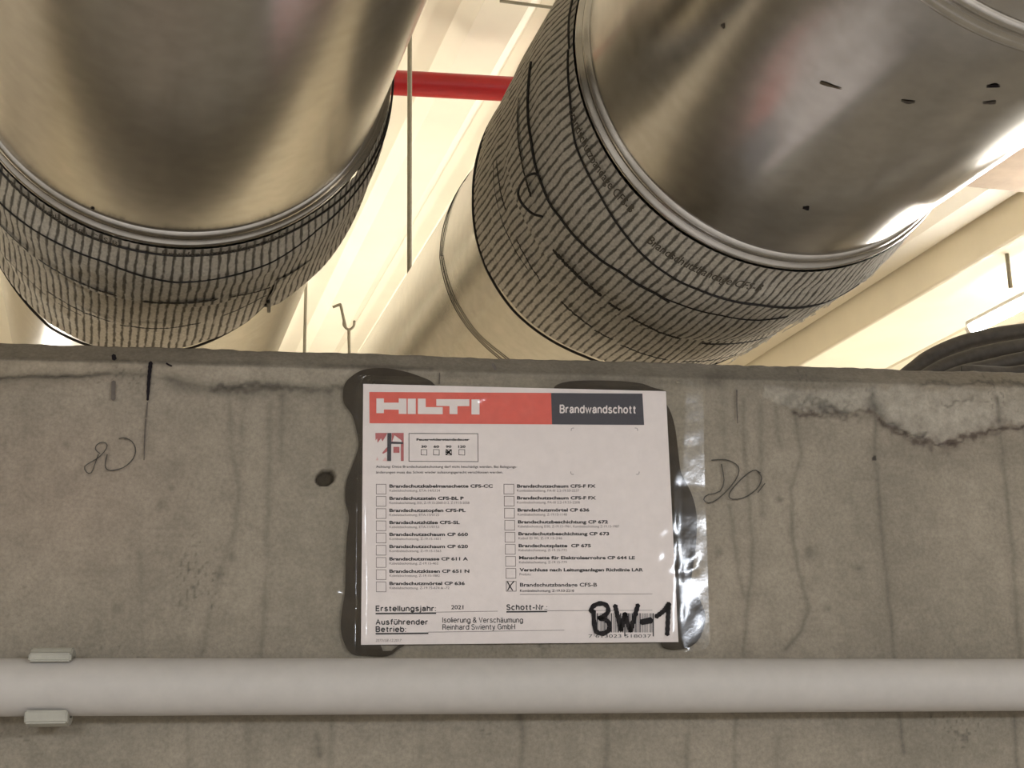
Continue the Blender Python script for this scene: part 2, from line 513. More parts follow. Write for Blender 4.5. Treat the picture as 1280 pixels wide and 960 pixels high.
    b1 = list(zip(bx[2:6], by[2:6] + 1)); b2 = list(zip(bx[6:], by[6:] + 1))
    stain(b1, 2.2, 0.50, seed=71, wob=14, tint=T_, yw=0.9); stain(b1, 6, 0.30, seed=171, wob=16, tint=T_, yw=0.9)
    stain(b2, 2.6, 0.60, seed=72, wob=14, tint=T_, yw=0.8); stain(b2, 8, 0.34, seed=172, wob=16, tint=T_, yw=0.9)
    stain([(980, 503), (1010, 500), (1040, 505), (1056, 512)], 5, 0.42, seed=73, wob=18, yw=0.8)
    stain([(1108, 528), (1140, 542), (1156, 543)], 2.6, 0.5, seed=74, wob=12, yw=0.8)
    stain([(1150, 481), (1185, 480), (1242, 478), (1285, 484)], 2.4, 0.45, seed=75, wob=9, yw=0.8)
    stain([(1090, 500), (1098, 512), (1104, 522)], 6, 0.4, seed=76, wob=12, yw=0.8)
    stain([(1180, 508), (1215, 500), (1222, 494)], 2.4, 0.4, seed=77, wob=12, yw=0.8)
    stain([(1247, 500), (1250, 525)], 4, 0.35, seed=78, wob=12)
    stain([(1100, 560), (1200, 575), (1280, 560)], 16, 0.16, seed=79)
    stain([(890, 470), (960, 478), (1040, 482), (1090, 484)], 9, 0.22, seed=80, wob=8)
    # hole beside the sign
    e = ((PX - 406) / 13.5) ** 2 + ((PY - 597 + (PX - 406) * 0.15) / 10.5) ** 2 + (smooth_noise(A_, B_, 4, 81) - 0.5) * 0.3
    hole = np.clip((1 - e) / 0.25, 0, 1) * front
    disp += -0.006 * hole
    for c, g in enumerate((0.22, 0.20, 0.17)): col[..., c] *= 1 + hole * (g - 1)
    # tiny pit
    e = np.hypot(PX - 1093, PY - 573); col *= np.where((e < 3.2) & front, 0.25, 1.0)[..., None]
    # relief
    disp += (smooth_noise(A_, B_, 25, 91) - 0.5) * 0.0008
    V[..., 1] -= np.where(front, disp, 0)
    edge = (prof[None, :, 1] > Z_TOP - 0.003) & (prof[None, :, 0] < THICK - 0.001)
    V[..., 2] += np.where(edge, (smooth_noise(A_, B_ * 0, 5, 93) - 0.5) * 0.0007 + (smooth_noise(A_, B_ * 0, 40, 94) - 0.5) * 0.0010, 0)
    o = grid_obj('wall_front', V, M_WALL, col=col)
    return struct(o, 'rough grey concrete wall with drips and chamfered top edge')


wall = build_wall()


def ribbon(name, px_pts, w_px, mat, parent, off=0.0004, n=24, taper=False, smooth_path=True):
    """flat stroke on the wall face (or off in front of it), given along a path"""
    pts = spline(px_pts, n) if smooth_path and len(px_pts) > 2 else np.array(px_pts, float)
    P = np.array([on_wall(x, y, off) for x, y in pts])
    w = w_px * 0.84 / F_PX
    T = np.gradient(P, axis=0); T /= np.linalg.norm(T, axis=1)[:, None] + 1e-12
    N = np.stack([-T[:, 2], np.zeros(len(P)), T[:, 0]], 1)
    k = np.ones(len(P))
    if taper: k = np.interp(np.linspace(0, 1, len(P)), [0, 0.06, 0.3, 0.8, 1], [0.5, 1.1, 0.95, 0.8, 0.55])
    V = []
    for i in range(len(P)):
        h = 0.5 * w * k[i] * (1 + 0.12 * math.sin(i * 1.7))
        V.append(P[i] + N[i] * h); V.append(P[i] - N[i] * h)
    Fc = [(2 * i, 2 * i + 1, 2 * i + 3, 2 * i + 2) for i in range(len(P) - 1)]
    # round ends
    for end, sgn in ((0, -1), (len(P) - 1, 1)):
        c = len(V); V.append(P[end] + T[end] * sgn * 0.35 * w * k[end])
        a, b2 = 2 * end, 2 * end + 1
        Fc.append((a, b2, c) if sgn < 0 else (b2, a, c))
    o = mesh_obj(name, V, Fc, mat)
    return adopt(o, parent)


C4 = lambda L, s, ox, oy: [(ox + x / s, oy + y / s) for x, y in L]
mark = lambda nm, L, w, mt: ribbon(nm, L, w, mt, wall, 0.0016, taper='line' in nm)
# pencil numbers
mark('pencil_numeral', C4([(500, 668), (478, 648), (484, 624), (512, 611), (535, 622), (526, 652), (490, 690), (445, 716), (422, 736), (436, 764), (458, 762), (474, 722), (492, 672)], 4, 0, 400), 1.3, M_PENCIL)
mark('pencil_numeral', C4([(536, 672), (526, 720), (534, 746), (565, 752), (620, 736), (664, 696), (678, 650), (660, 608), (622, 589), (595, 594)], 4, 0, 400), 1.4, M_PENCIL)
mark('pencil_numeral', C4([(122, 333), (165, 331), (198, 346), (206, 368), (190, 402), (150, 445), (118, 464), (98, 456), (108, 440), (146, 430), (160, 395), (152, 345)], 2.461, 840, 440), 1.5, M_PENCIL)
mark('pencil_numeral', C4([(272, 372), (250, 364), (212, 392), (178, 432), (182, 452), (222, 448), (262, 420), (276, 388), (264, 368)], 2.461, 840, 440), 1.5, M_PENCIL)
mark('pencil_stroke', C4([(264, 432), (286, 404)], 2.461, 840, 440), 1.2, M_PENCIL)
# marker strokes near the top edge
mark('marker_line', [(188.5, 452), (186.5, 470), (184.5, 500)], 4.8, M_MARK)
mark('marker_line', [(184.3, 503), (182.5, 522)], 2.8, M_SMUDGE)
mark('marker_line', [(182.4, 523), (181, 545), (180, 575)], 1.9, M_SMUDGE)
mark('marker_dot', [(142, 444), (143, 449)], 5, M_MARK)
mark('marker_smudge', [(142, 477), (141.5, 499)], 5, M_SMUDGE)
mark('marker_dot', [(208, 454), (211, 456), (214.5, 457.5)], 2.2, M_MARK)
mark('marker_line', [(549.5, 466), (549, 480)], 2.6, M_SMUDGE)
mark('marker_line', [(921, 487), (921, 505), (922, 529)], 2.2, M_SMUDGE)
mark('marker_dot', [(616, 455), (620, 462)], 4.0, M_SMUDGE)

# ------------------------------------------------------------------ room shell
ZCEIL = 1.0                                     # above the camera


def quad(name, pts, mat):
    return mesh_obj(name, pts, [tuple(range(len(pts)))], mat)


X0, X1, Y0, Y1 = -3.0, 3.0, -4.5, 5.0
HZ = ZC + ZCEIL + 0.05
struct(quad('floor', [(X0, Y0, 0), (X1, Y0, 0), (X1, Y1, 0), (X0, Y1, 0)], M_FLOOR), 'grey screed floor')
struct(quad('wall_back', [(X0, Y0, 0), (X0, Y0, HZ), (X1, Y0, HZ), (X1, Y0, 0)], M_ROOM), 'grey plaster wall behind the viewer')
struct(quad('wall_far', [(X0, Y1, 0), (X1, Y1, 0), (X1, Y1, HZ), (X0, Y1, HZ)], M_FAR), 'cream far wall of the lit room')
struct(quad('wall_left', [(X0, Y0, 0), (X0, Y1, 0), (X0, Y1, HZ), (X0, Y0, HZ)], M_ROOM), 'grey plaster side wall')
struct(quad('wall_right', [(X1, Y0, 0), (X1, Y0, HZ), (X1, Y1, HZ), (X1, Y1, 0)], M_ROOM), 'grey plaster side wall')


def build_ceiling():
    """trapezoidal deck running with the ducts; flat pans and raised flutes"""
    prof = []; u = -3.9
    pitch, dep = 0.15, 0.018
    while u < 3.9:
        prof += [(u, ZCEIL), (u + 0.062, ZCEIL), (u + 0.084, ZCEIL + dep), (u + 0.128, ZCEIL + dep)]
        u += pitch
    V = np.array([[rel(pu, a, pz) for a in (-4.2, -1.0, 0.8, 3.0, 6.4)] for pu, pz in prof])
    o = grid_obj('ceiling', V, M_CEIL, smooth=False)
    return struct(o, 'cream ribbed deck ceiling')


ceil = build_ceiling()
# beam on the right that runs with the ducts, and the downstand crossing it
b1 = box_obj('beam', 1.57, 1.79, -3.0, 5.6, 0.922, ZCEIL + 0.03, M_BEAM, bev=0.006); adopt(b1, ceil)
b2 = box_obj('beam', 2.55, 2.77, -3.0, 5.4, 0.922, ZCEIL + 0.03, M_BEAM, bev=0.006); adopt(b2, ceil)
b3 = box_obj('downstand', 1.22, 2.5, 1.35, 1.885, 0.89, ZCEIL + 0.03, M_DOWN, bev=0.006); adopt(b3, ceil)


# ------------------------------------------------------------------ lamps: one in view, the others added to light both rooms
def luminaire(u, a0, a1, z, mat, label, k=1.0):
    base = rel(u, (a0 + a1) / 2, z)
    t = empty('strip_lamp', tuple(base)); tag(t, label, 'lamp')
    adopt(box_obj('housing', u - 0.03 * k, u + 0.03 * k, a0, a1, z + 0.02 * k, z + 0.05 * k, M_HOUSE, bev=0.004), t)
    # half-round diffuser
    prof = [(math.cos(x) * 0.03 * k, 0.02 * k + math.sin(x) * 0.035 * k) for x in np.linspace(math.pi, 2 * math.pi, 13)]
    V = np.array([[rel(u + pu, a, z + pz) for a in (a0 + 0.012, a1 - 0.012)] for pu, pz in prof])
    adopt(grid_obj('diffuser', V, mat), t)
    for a in (a0, a1 - 0.012):
        pts = [rel(u + pu * 1.03, aa, z + pz) for aa in (a, a + 0.012) for pu, pz in prof]
        n = len(prof)
        Fc = [(i, i + 1, n + i + 1, n + i) for i in range(n - 1)] + [tuple(range(n))[::-1], tuple(range(n, 2 * n)), (0, n, 2 * n - 1, n - 1)]
        adopt(mesh_obj('end_cap', pts, Fc, M_HOUSE), t)
    for a in (a0 + 0.14, a1 - 0.14):
        adopt(tube('hanger', [rel(u, a, z + 0.045), rel(u, a, z + 0.2), rel(u, a, ZCEIL + 0.01)], 0.004, M_ROD, seg=8), t)
    return t


luminaire(1.60, 0.9, 2.36, 0.81, M_LCOOL, 'white strip lamp hanging beyond the black cables', 0.42)
luminaire(-0.28, 2.0, 3.4, 0.38, M_ADDFAR, 'added unseen warm strip lamp lighting the far room behind the left duct')  # added out of view to brighten the far ceiling and bandage undersides
luminaire(2.36, 1.9, 3.3, 0.36, M_ADDFAR, 'added unseen warm strip lamp lighting the far room right of the ceiling beam')  # added out of view so the beam is lit from its right
luminaire(-0.75, -2.6, -1.2, 0.42, M_ADDNEAR, 'added unseen strip lamp behind the viewer, left one')  # added pair, hung low to light the wall face evenly beneath the ducts
luminaire(1.15, -2.6, -1.2, 0.42, M_ADDNEAR, 'added unseen strip lamp behind the viewer, right one')  # second of the added pair


# ------------------------------------------------------------------ ducts and bandages
R0 = 0.125
DUCTS = {'left': np.array([-0.0604, 0.8057, 0.4276]) + CAM, 'right': np.array([0.3014, 0.7692, 0.4155]) + CAM}


def cyl(c, s, ang, r):
    """point on a duct: s metres along from the rim, angle in degrees (-90 = underside)"""
    a = np.radians(ang)
    return c + AX * np.asarray(s)[..., None] + np.asarray(r)[..., None] * (np.cos(a)[..., None] * SX + np.sin(a)[..., None] * ZX)


def lathe(name, c, prof, mat, n=160, smooth=True):
    ang = np.linspace(-180, 180, n, endpoint=False)
    s = np.array([p[0] for p in prof]); r = np.array([p[1] for p in prof])
    V = cyl(c, np.broadcast_to(s, (n, len(s))), np.broadcast_to(ang[:, None], (n, len(s))), np.broadcast_to(r, (n, len(r))))
    return grid_obj(name, V, mat, wrap=True, smooth=smooth)


def ring_patch(name, c, s_fun, w, a0, a1, r, mat, n=60, wob=0.0, seed=0, blot=0.0):
    """thin strip lying on the bandage, following s_fun(angle)"""
    rg = np.random.default_rng(seed)
    ang = np.linspace(a0, a1, n)
    s = s_fun(ang) + (np.interp(np.arange(n), np.arange(0, n + 4, 4), rg.normal(0, 1, len(np.arange(0, n + 4, 4)))) * wob)
    ww = w * (1 + blot * rg.uniform(-1, 1, n)) / 2
    ww[0] *= 0.4; ww[-1] *= 0.4
    V = np.stack([cyl(c, s - ww, ang, rb(s - ww) + r), cyl(c, s + ww, ang, rb(s + ww) + r)], 1)
    return grid_obj(name, V, mat, smooth=True)


N_RIB = 156
RB = 0.1365


def rb(s):
    """outer radius of a bandage: tight behind the rim, thicker further along"""
    t = np.clip((np.asarray(s) - 0.008) / 0.055, 0, 1); t = t * t * (3 - 2 * t)
    return 0.1302 + (RB - 0.1302) * t


def wrap_mesh(name, c, s0_fun, s1_fun, r, a0, a1, bulge=0.0, seed=0, r_end=None, skew=0.0):
    cols = int((a1 - a0) / 360 * N_RIB * 8); rows = 46
    full = abs(a1 - a0 - 360) < 1e-6
    ang = np.linspace(a0, a1, cols, endpoint=not full)
    t = np.linspace(0, 1, rows)
    s = s0_fun(ang)[:, None] * (1 - t) + s1_fun(ang)[:, None] * t
    A2 = np.broadcast_to(ang[:, None], s.shape) + skew * (s - 0.0) * 100
    X = A2 / 360 * N_RIB
    rib = np.abs((X % 1) - 0.5) * 2
    rr = rb(s) + r + 0.0004 * np.clip(rib * 2, 0, 1)
    # soft lumps of a hand-wound wrap
    lump = smooth_noise(np.cos(np.radians(A2)) * 60 + 200, s * 700 + np.sin(np.radians(A2)) * 60 + 200, 14, seed)
    rr = rr + (lump - 0.5) * 0.0026 * np.clip((s - 0.008) / 0.03, 0.15, 1) + bulge * np.sin(np.clip(t, 0, 1) * math.pi)[None, :]
    # ends turned in
    for k, d in ((rows - 1, -0.004), (rows - 2, -0.0012)):
        rr[:, k] += d
    V = cyl(c, s, A2, rr)
    uv = np.stack([X, s], -1)
    if full:      # close the seam with an extra column carrying its own uv
        V = np.concatenate([V, V[:1]], 0); e = uv[:1].copy(); e[..., 0] += N_RIB; uv = np.concatenate([uv, e], 0)
    return grid_obj(name, V, M_BAND, smooth=True, uv=uv)


def text_data(body, bold=0.0, italic=0.0, spacing=1.0):
    cu = bpy.data.curves.new('lettering', 'FONT'); cu.body = body; cu.size = 1.0
    cu.offset = bold; cu.shear = italic; cu.space_character = spacing; cu.resolution_u = 3
    o = bpy.data.objects.new('lettering', cu); COL.objects.link(o)
    me = bpy.data.meshes.new_from_object(o)
    bpy.data.objects.remove(o); bpy.data.curves.remove(cu)
    n = len(me.vertices); co = np.zeros(n * 3); me.vertices.foreach_get('co', co); co = co.reshape(-1, 3)
    faces = [tuple(p.vertices) for p in me.polygons]
    bpy.data.meshes.remove(me)
    return co, faces


def text_on_duct(c, body, a_start, a_end, s_base, h, r, parent):
    co, faces = text_data(body, 0.01)
    x0, x1 = co[:, 0].min(), co[:, 0].max()
    ang = a_start + (co[:, 0] - x0) / (x1 - x0) * (a_end - a_start)
    s = s_base - co[:, 1] * h
    V = cyl(c, s, ang, rb(s) + r)
    return adopt(mesh_obj('printed_lettering', V, faces, M_PRINT), parent)


RIM = [(-0.0035, 0.1250), (-0.0030, 0.1258), (-0.0010, 0.1274), (0.0015, 0.1278), (0.0030, 0.1270), (0.0042, 0.1270),
       (0.0052, 0.1292), (0.0070, 0.1302), (0.0086, 0.1300), (0.0096, 0.1285), (0.014, 0.1262)]
lin = lambda a, xs, ys: np.interp(a, xs, ys)
const = lambda v: (lambda a: np.full(np.shape(a), v))


def duct(side, label):
    c = DUCTS[side]
    t = empty('ventilation_duct', tuple(c)); tag(t, label, 'duct', 'round ventilation ducts')
    adopt(lathe('front_section', c, [(-2.9, R0), (-2.0, R0), (-1.0, R0), (-0.5, R0), (-0.2, R0), (-0.05, R0), (0.02, R0)], M_GALV, 256), t)
    adopt(lathe('rear_section', c, [(0.015, 0.1245), (0.1, 0.1255), (0.3, 0.1262), (1.0, 0.1262), (2.0, 0.1262), (3.6, 0.1262)], M_GALV, 200), t)
    adopt(lathe('coupling_rim', c, RIM, M_GALV, 256), t)
    return t, c


# ---- right duct
dR, cR = duct('right', 'galvanised duct on the right with a beaded joint near its near end')
J = [(-0.271, 0.1250), (-0.2705, 0.1262), (-0.268, 0.1276), (-0.2655, 0.1264), (-0.264, 0.1258), (-0.261, 0.1258), (-0.2595, 0.1264), (-0.257, 0.1276), (-0.2545, 0.1262), (-0.254, 0.1250)]
adopt(lathe('joint_bead', cR, J, M_GALV, 256), dR)


def spot(c, s, ang, ls, la, parent, mat, r=R0 + 0.0004, rot=0.0):
    n = 12; V = [cyl(c, np.array(s), np.array(ang), np.array(r))]
    for i in range(n):
        a = 2 * math.pi * i / n; k = 1 + 0.25 * math.sin(3 * a + s * 90)
        x, y = math.cos(a) * ls * k, math.sin(a) * la * k
        x, y = x * math.cos(rot) - y * math.sin(rot), x * math.sin(rot) + y * math.cos(rot)
        V.append(cyl(c, np.array(s + x), np.array(ang + math.degrees(y / r)), np.array(r)))
    return adopt(mesh_obj('scuff_mark', V, [(0, 1 + i, 1 + (i + 1) % n) for i in range(n)], mat), parent)


def px_on_duct(c, px, py, r=R0):
    d = ray(px, py); o = CAM - c
    dp = d - AX * (d @ AX); op = o - AX * (o @ AX)
    a, b, k = dp @ dp, 2 * dp @ op, op @ op - r * r
    t = (-b - math.sqrt(max(b * b - 4 * a * k, 0))) / (2 * a)
    X = o + d * t
    return float(X @ AX), float(math.degrees(math.atan2(X @ ZX, X @ SX)))


for (px, py, l, w, mt) in [(1008, 260, .002, .0018, M_MARK), (1135, 127, .0012, .0030, M_SMUDGE), (1242, 107, .0014, .0028, M_MARK), (1238, 128, .0013, .003, M_SMUDGE), (1036, 106, .0010, .0055, M_SCUFF), (904, 32, .0014, .0012, M_SMUDGE)]:
    s, a = px_on_duct(cR, px, py); spot(cR, s, a, l, w, dR, mt, rot=0.5)

bR = empty('fire_bandage', tuple(cR)); tag(bR, 'grey woven fire bandage with a loose wire loop around the right duct', 'bandage', 'fire bandages wrapped on the ducts')
backR = lambda a: lin(a, [-180, -167, -156, -139, -125, -113, -60, 0, 180], [0.243, 0.249, 0.252, 0.250, 0.243, 0.236, 0.225, 0.23, 0.243])
outR = adopt(wrap_mesh('outer_wrap', cR, const(0.0102), lambda a: lin(a, [-180, -60, 0, 180], [0.150, 0.142, 0.15, 0.15]), 0.0, -180, 180, 0.001, 5), bR)
inR = adopt(wrap_mesh('inner_wrap', cR, const(0.10), backR, -0.0026, -180, 180, 0.0004, 6), bR)


def ring(name, c, s_fun, r, mat, parent, wr=0.0008, seed=0, wob=0.0008, a0=-180, a1=180, n=180):
    rg = np.random.default_rng(seed)
    ang = np.linspace(a0, a1, n); kn = np.arange(0, n + 6, 6)
    s = s_fun(ang) + np.interp(np.arange(n), kn, rg.normal(0, 1, len(kn))) * wob
    return adopt(tube(name, cyl(c, s, ang, np.full(n, r) if r > 0.05 else rb(s) + r), wr, mat, seg=6), parent)


ring('binding_wire', cR, lambda a: lin(a, [-180, -158, -143, -125, -112, -90, -72, -57, 0, 180], [0.012, 0.030, 0.0355, 0.047, 0.052, 0.053, 0.063, 0.072, 0.06, 0.012]), 0.0022, M_WIRE, bR, 0.00075, 3)
ring('binding_wire', cR, lambda a: lin(a, [-180, -160, -150, -136, -125, -112, 0, 180], [0.078, 0.0895, 0.092, 0.0868, 0.080, 0.080, 0.08, 0.078]), 0.0022, M_WIRE, bR, 0.0009, 4, a0=-190, a1=-110, n=90)
ring('binding_wire', cR, lambda a: lin(a, [-113, -90, -70], [0.080, 0.082, 0.085]), 0.0018, M_WIRE, bR, 0.0005, 14, a0=-113, a1=-75, n=40)
# loose wire loop
loop = []
for (px, py, lift) in [(675, 221, .003), (668, 217, .006), (657, 222, .009), (648, 238, .010), (651, 252, .009), (664, 266, .006), (678, 271, .003)]:
    s, a = px_on_duct(cR, px, py, RB + lift)
    loop.append(cyl(cR, np.array(s), np.array(a), np.array(RB + lift)))
adopt(tube('wire_loop', spline(loop, 40), 0.0009, M_WIRE, seg=6), bR)
stR = [(outR, 0.1245, -184, -157, 0.0030, lambda a: lin(a, [-184, -157], [0.1005, 0.1125])),
       (outR, 0, -142.5, -124, 0.0042, lambda a: lin(a, [-142, -134, -124], [0.1245, 0.1228, 0.1232])),
       (outR, 0, -121.5, -117.5, 0.0036, const(0.1255)),
       (outR, 0, -115, -98, 0.0028, lambda a: lin(a, [-115, -99], [0.1272, 0.1335])),
       (outR, 0, -91, -70, 0.0040, lambda a: lin(a, [-91, -70], [0.136, 0.139]))]
for i, (p, _, a0, a1, w, fn) in enumerate(stR):
    adopt(ring_patch('stitch_line', cR, fn, w, a0, a1, 0.0024, M_STITCH, wob=0.0003, seed=i, blot=0.45), p)
stR2 = [(-177, -162, 0.0024, lambda a: lin(a, [-177, -162], [0.163, 0.1665])), (-153, -139, 0.0018, lambda a: lin(a, [-153, -139], [0.1685, 0.174])),
        (-131, -119, 0.0024, lambda a: lin(a, [-131, -119], [0.1735, 0.1755])), (-118, -112, 0.0022, const(0.178)), (-109, -93, 0.0022, lambda a: lin(a, [-109, -94], [0.1805, 0.186])), (-88, -70, 0.003, const(0.188)),
        (-178, -144, 0.0012, lambda a: lin(a, [-178, -162, -144], [0.173, 0.179, 0.1795]))]
for i, (a0, a1, w, fn) in enumerate(stR2):
    adopt(ring_patch('stitch_line', cR, fn, w, a0, a1, 0.0006, M_STITCH, wob=0.0004, seed=20 + i, blot=0.5), inR)
text_on_duct(cR, 'Brandschutzbandage CFS-B', -165, -134, 0.0245, 0.0115, 0.0026, outR)
text_on_duct(cR, 'Brandschutzbandage CFS-B', -126, -93, 0.0345, 0.0115, 0.0026, outR)
# rear edge binding wire, and two thin wires further back
ring('edge_wire', cR, lambda a: backR(a) + 0.001, -0.0032, M_WIRE, bR, 0.0011, 9, 0.0003)
wR = empty('wire_tie', tuple(cR + AX * 0.36)); tag(wR, 'thin pair of wires tied around the bare right duct behind the bandage', 'wire')
sr = lambda a: lin(a, [-180, -172, -161, -146, -133, -90, 0, 180], [0.384, 0.3777, 0.372, 0.363, 0.353, 0.345, 0.36, 0.384])
ring('wire', cR, sr, 0.1269, M_WIRE, wR, 0.00042, 31, 0.0007)
ring('wire', cR, lambda a: sr(a) - 0.008, 0.1269, M_WIRE, wR, 0.0004, 32, 0.0016)
# frayed fibres along the right flank
rg = np.random.default_rng(77)
fr_v, fr_f = [], []
for i in range(90):
    s0 = rg.uniform(0.03, 0.235); a0 = rg.uniform(-62, -52)
    n = 9; ss = s0 + np.cumsum(rg.normal(0.0012, 0.0014, n)); aa = a0 + np.cumsum(rg.normal(0, 0.9, n))
    rr = rb(ss) + 0.0006 + np.abs(np.cumsum(rg.normal(0, 0.0004, n))) + (0.0004 if s0 < 0.14 else -0.0022)
    P = cyl(cR, ss, aa, rr); T = np.cross(np.gradient(P, axis=0), P - cR); T /= np.linalg.norm(T, axis=1)[:, None] + 1e-9
    b0 = len(fr_v)
    for k in range(n):
        fr_v += [P[k] + T[k] * 0.00018, P[k] - T[k] * 0.00018, P[k] + (P[k] - cR - AX * ((P[k] - cR) @ AX)) * 0.0025]
    for k in range(n - 1):
        for j in range(3):
            fr_f.append((b0 + 3 * k + j, b0 + 3 * k + (j + 1) % 3, b0 + 3 * k + 3 + (j + 1) % 3, b0 + 3 * k + 3 + j))
fib = adopt(mesh_obj('frayed_fibres', fr_v, fr_f, M_FIBRE), bR); fib['kind'] = 'stuff'

# ---- left duct
dL, cL = duct('left', 'wide galvanised duct on the left with a plain smooth underside')
s, a = px_on_duct(cL, 116, 260); spot(cL, s, a, .0014, .0012, dL, M_MARK)
bL = empty('fire_bandage', tuple(cL)); tag(bL, 'grey woven fire bandage with a torn end flap around the left duct', 'bandage', 'fire bandages wrapped on the ducts')
backL = lambda a: lin(a, [-180, -144, -133, -124, -110, -80, -73, -63, -58, 0, 180], [0.19, 0.222, 0.238, 0.25, 0.2415, 0.212, 0.1985, 0.1745, 0.150, 0.13, 0.15])
outL = adopt(wrap_mesh('outer_wrap', cL, const(0.0102), const(0.103), 0.0, -180, 180, 0.001, 15), bL)
flL = adopt(wrap_mesh('end_flap', cL, const(0.09), lambda a: lin(a, [-59.5, -55, -50, -44, -36, -20, 0], [0.150, 0.157, 0.1525, 0.150, 0.150, 0.140, 0.13]), 0.0004, -59.5, 20, 0.0006, 16), bL)
inL = adopt(wrap_mesh('inner_wrap', cL, const(0.07), backL, -0.0026, -180, 180, 0.0004, 17), bL)
ring('binding_wire', cL, lambda a: lin(a, [-180, -134, -116, -92, -81, -67, -51, -39, 0, 180], [0.010, 0.0135, 0.0175, 0.0165, 0.0150, 0.0145, 0.0150, 0.0195, 0.02, 0.01]), 0.0020, M_WIRE, bL, 0.0007, 5, 0.0004)
ring('binding_wire', cL, lambda a: lin(a, [-180, -135, -120, -106, -88, -76, -63, -49, 0, 180], [0.05, 0.0488, 0.0431, 0.0400, 0.0500, 0.0472, 0.0446, 0.0349, 0.03, 0.05]), 0.0020, M_WIRE, bL, 0.0006, 6, 0.0005)
stL = [(-180, -127, 0.0026, lambda a: lin(a, [-180, -127], [0.088, 0.0904])), (-124, -102, 0.0030, const(0.0912)), (-95.5, -76, 0.0040, lambda a: lin(a, [-95, -76], [0.0912, 0.0868])), (-73, -61, 0.0028, lambda a: lin(a, [-73, -61], [0.0873, 0.096]))]
for i, (a0, a1, w, fn) in enumerate(stL):
    adopt(ring_patch('stitch_line', cL, fn, w, a0, a1, 0.0018, M_STITCH, wob=0.0003, seed=40 + i, blot=0.4), outL)
stL2 = [(-140, -123, 0.0016, lambda a: lin(a, [-140, -130, -123], [0.159, 0.155, 0.1620])), (-122.4, -103.5, 0.0022, lambda a: lin(a, [-122, -112, -103], [0.151, 0.1534, 0.1526])), (-119, -112, 0.0014, const(0.163)), (-101, -79, 0.0022, lambda a: lin(a, [-101, -91, -79], [0.1546, 0.15, 0.139])), (-73, -61, 0.0020, lambda a: lin(a, [-73, -62], [0.1306, 0.1161]))]
for i, (a0, a1, w, fn) in enumerate(stL2):
    adopt(ring_patch('stitch_line', cL, fn, w, a0, a1, 0.0007, M_STITCH, wob=0.0004, seed=60 + i, blot=0.5), inL)
ring('edge_wire', cL, lambda a: backL(a) + 0.001, -0.0030, M_WIRE, bL, 0.0010, 9, 0.0003)
text_on_duct(cL, 'Brandschutzbandage CFS-B', -92, -60, 0.0165, 0.011, 0.0024, outL)
text_on_duct(cL, 'Brandschutzbandage CFS-B', -133, -103, 0.0165, 0.011, 0.0024, outL)
# torn corner of the flap
tp = [cyl(cL, np.array(s_), np.array(a_), np.array(RB + 0.0020)) for s_, a_ in [(0.128, -60), (0.140, -59.2), (0.156, -58.4)]]
adopt(tube('torn_thread', spline(tp, 10), 0.0013, M_WIRE, seg=6), bL)

# ------------------------------------------------------------------ red pipe, rods, hook
pr = [rel(u, 1.8585 - 0.117 * u, 0.930) for u in np.linspace(-1.6, 2.0, 12)]
rp = empty('sprinkler_pipe', tuple(pr[0])); tag(rp, 'red painted pipe under the ceiling between the ducts', 'pipe')
adopt(tube('pipe_run', pr, 0.0175, M_RED, seg=28), rp)
for u in (-0.9, 0.95):
    p = rel(u, 1.8585 - 0.117 * u, 0.93)
    adopt(tube('pipe_clamp', [p + 0.0195 * (math.cos(t) * AX + math.sin(t) * ZX) for t in np.linspace(0, 2 * math.pi, 25)], 0.0022, M_ROD, seg=6), rp)
    adopt(tube('hanger', [p + ZX * 0.019, p + ZX * 0.04, p + ZX * 0.08], 0.004, M_ROD, seg=8), rp)


def rod(px, py, dist, z0, r, label):
    P = at_depth(px, py, dist)
    t = empty('hanger_rod', (P[0], P[1], ZC + z0)); tag(t, label, 'rod', 'thin rods hanging from the ceiling')
    zt = ZC + ZCEIL + 0.01
    adopt(tube('shaft', [(P[0], P[1], z) for z in np.linspace(ZC + z0, zt, 6)], r, M_ROD, seg=10), t)
    V, Fc = [], []
    for k, z in enumerate((zt - 0.014, zt - 0.006)):
        for i in range(6): V.append((P[0] + 1.9 * r * math.cos(i * math.pi / 3), P[1] + 1.9 * r * math.sin(i * math.pi / 3), z))
    Fc = [(i, (i + 1) % 6, 6 + (i + 1) % 6, 6 + i) for i in range(6)] + [tuple(range(6))[::-1], tuple(range(6, 12))]
    adopt(mesh_obj('nut', V, Fc, M_ROD), t)


rod(512, 200, 1.66, 0.30, 0.0030, 'thin grey rod hanging in front of the red pipe')
rod(381.5, 400, 2.35, 0.30, 0.0028, 'thin grey rod hanging below the left bandage flap')
# wire hook near the wall edge
_h = at_depth(436.8, 470, 2.3)
hk = empty('wire_hook', (_h[0], _h[1], 0.0)); tag(hk, 'bent wire hook beside the left bandage above the wall edge', 'hook')
hp = lambda L: [at_depth(x, y, 2.3) for x, y in L]
_h = at_depth(436.8, 470, 2.3)
adopt(tube('stem', [(_h[0], _h[1], 0.0), (_h[0], _h[1], _h[2] * 0.5), _h, at_depth(436.6, 440, 2.3), at_depth(436, 412, 2.3)], 0.0025, M_ROD, seg=8), hk)
adopt(tube('cradle', spline(hp([(430, 400), (430, 407), (436, 412), (442, 408), (443, 401)]), 18), 0.0022, M_ROD, seg=8), hk)
adopt(tube('bent_arm', spline(hp([(432, 409), (429, 396), (426, 382), (424, 381), (416, 384)]), 22), 0.0024, M_ROD, seg=8), hk)
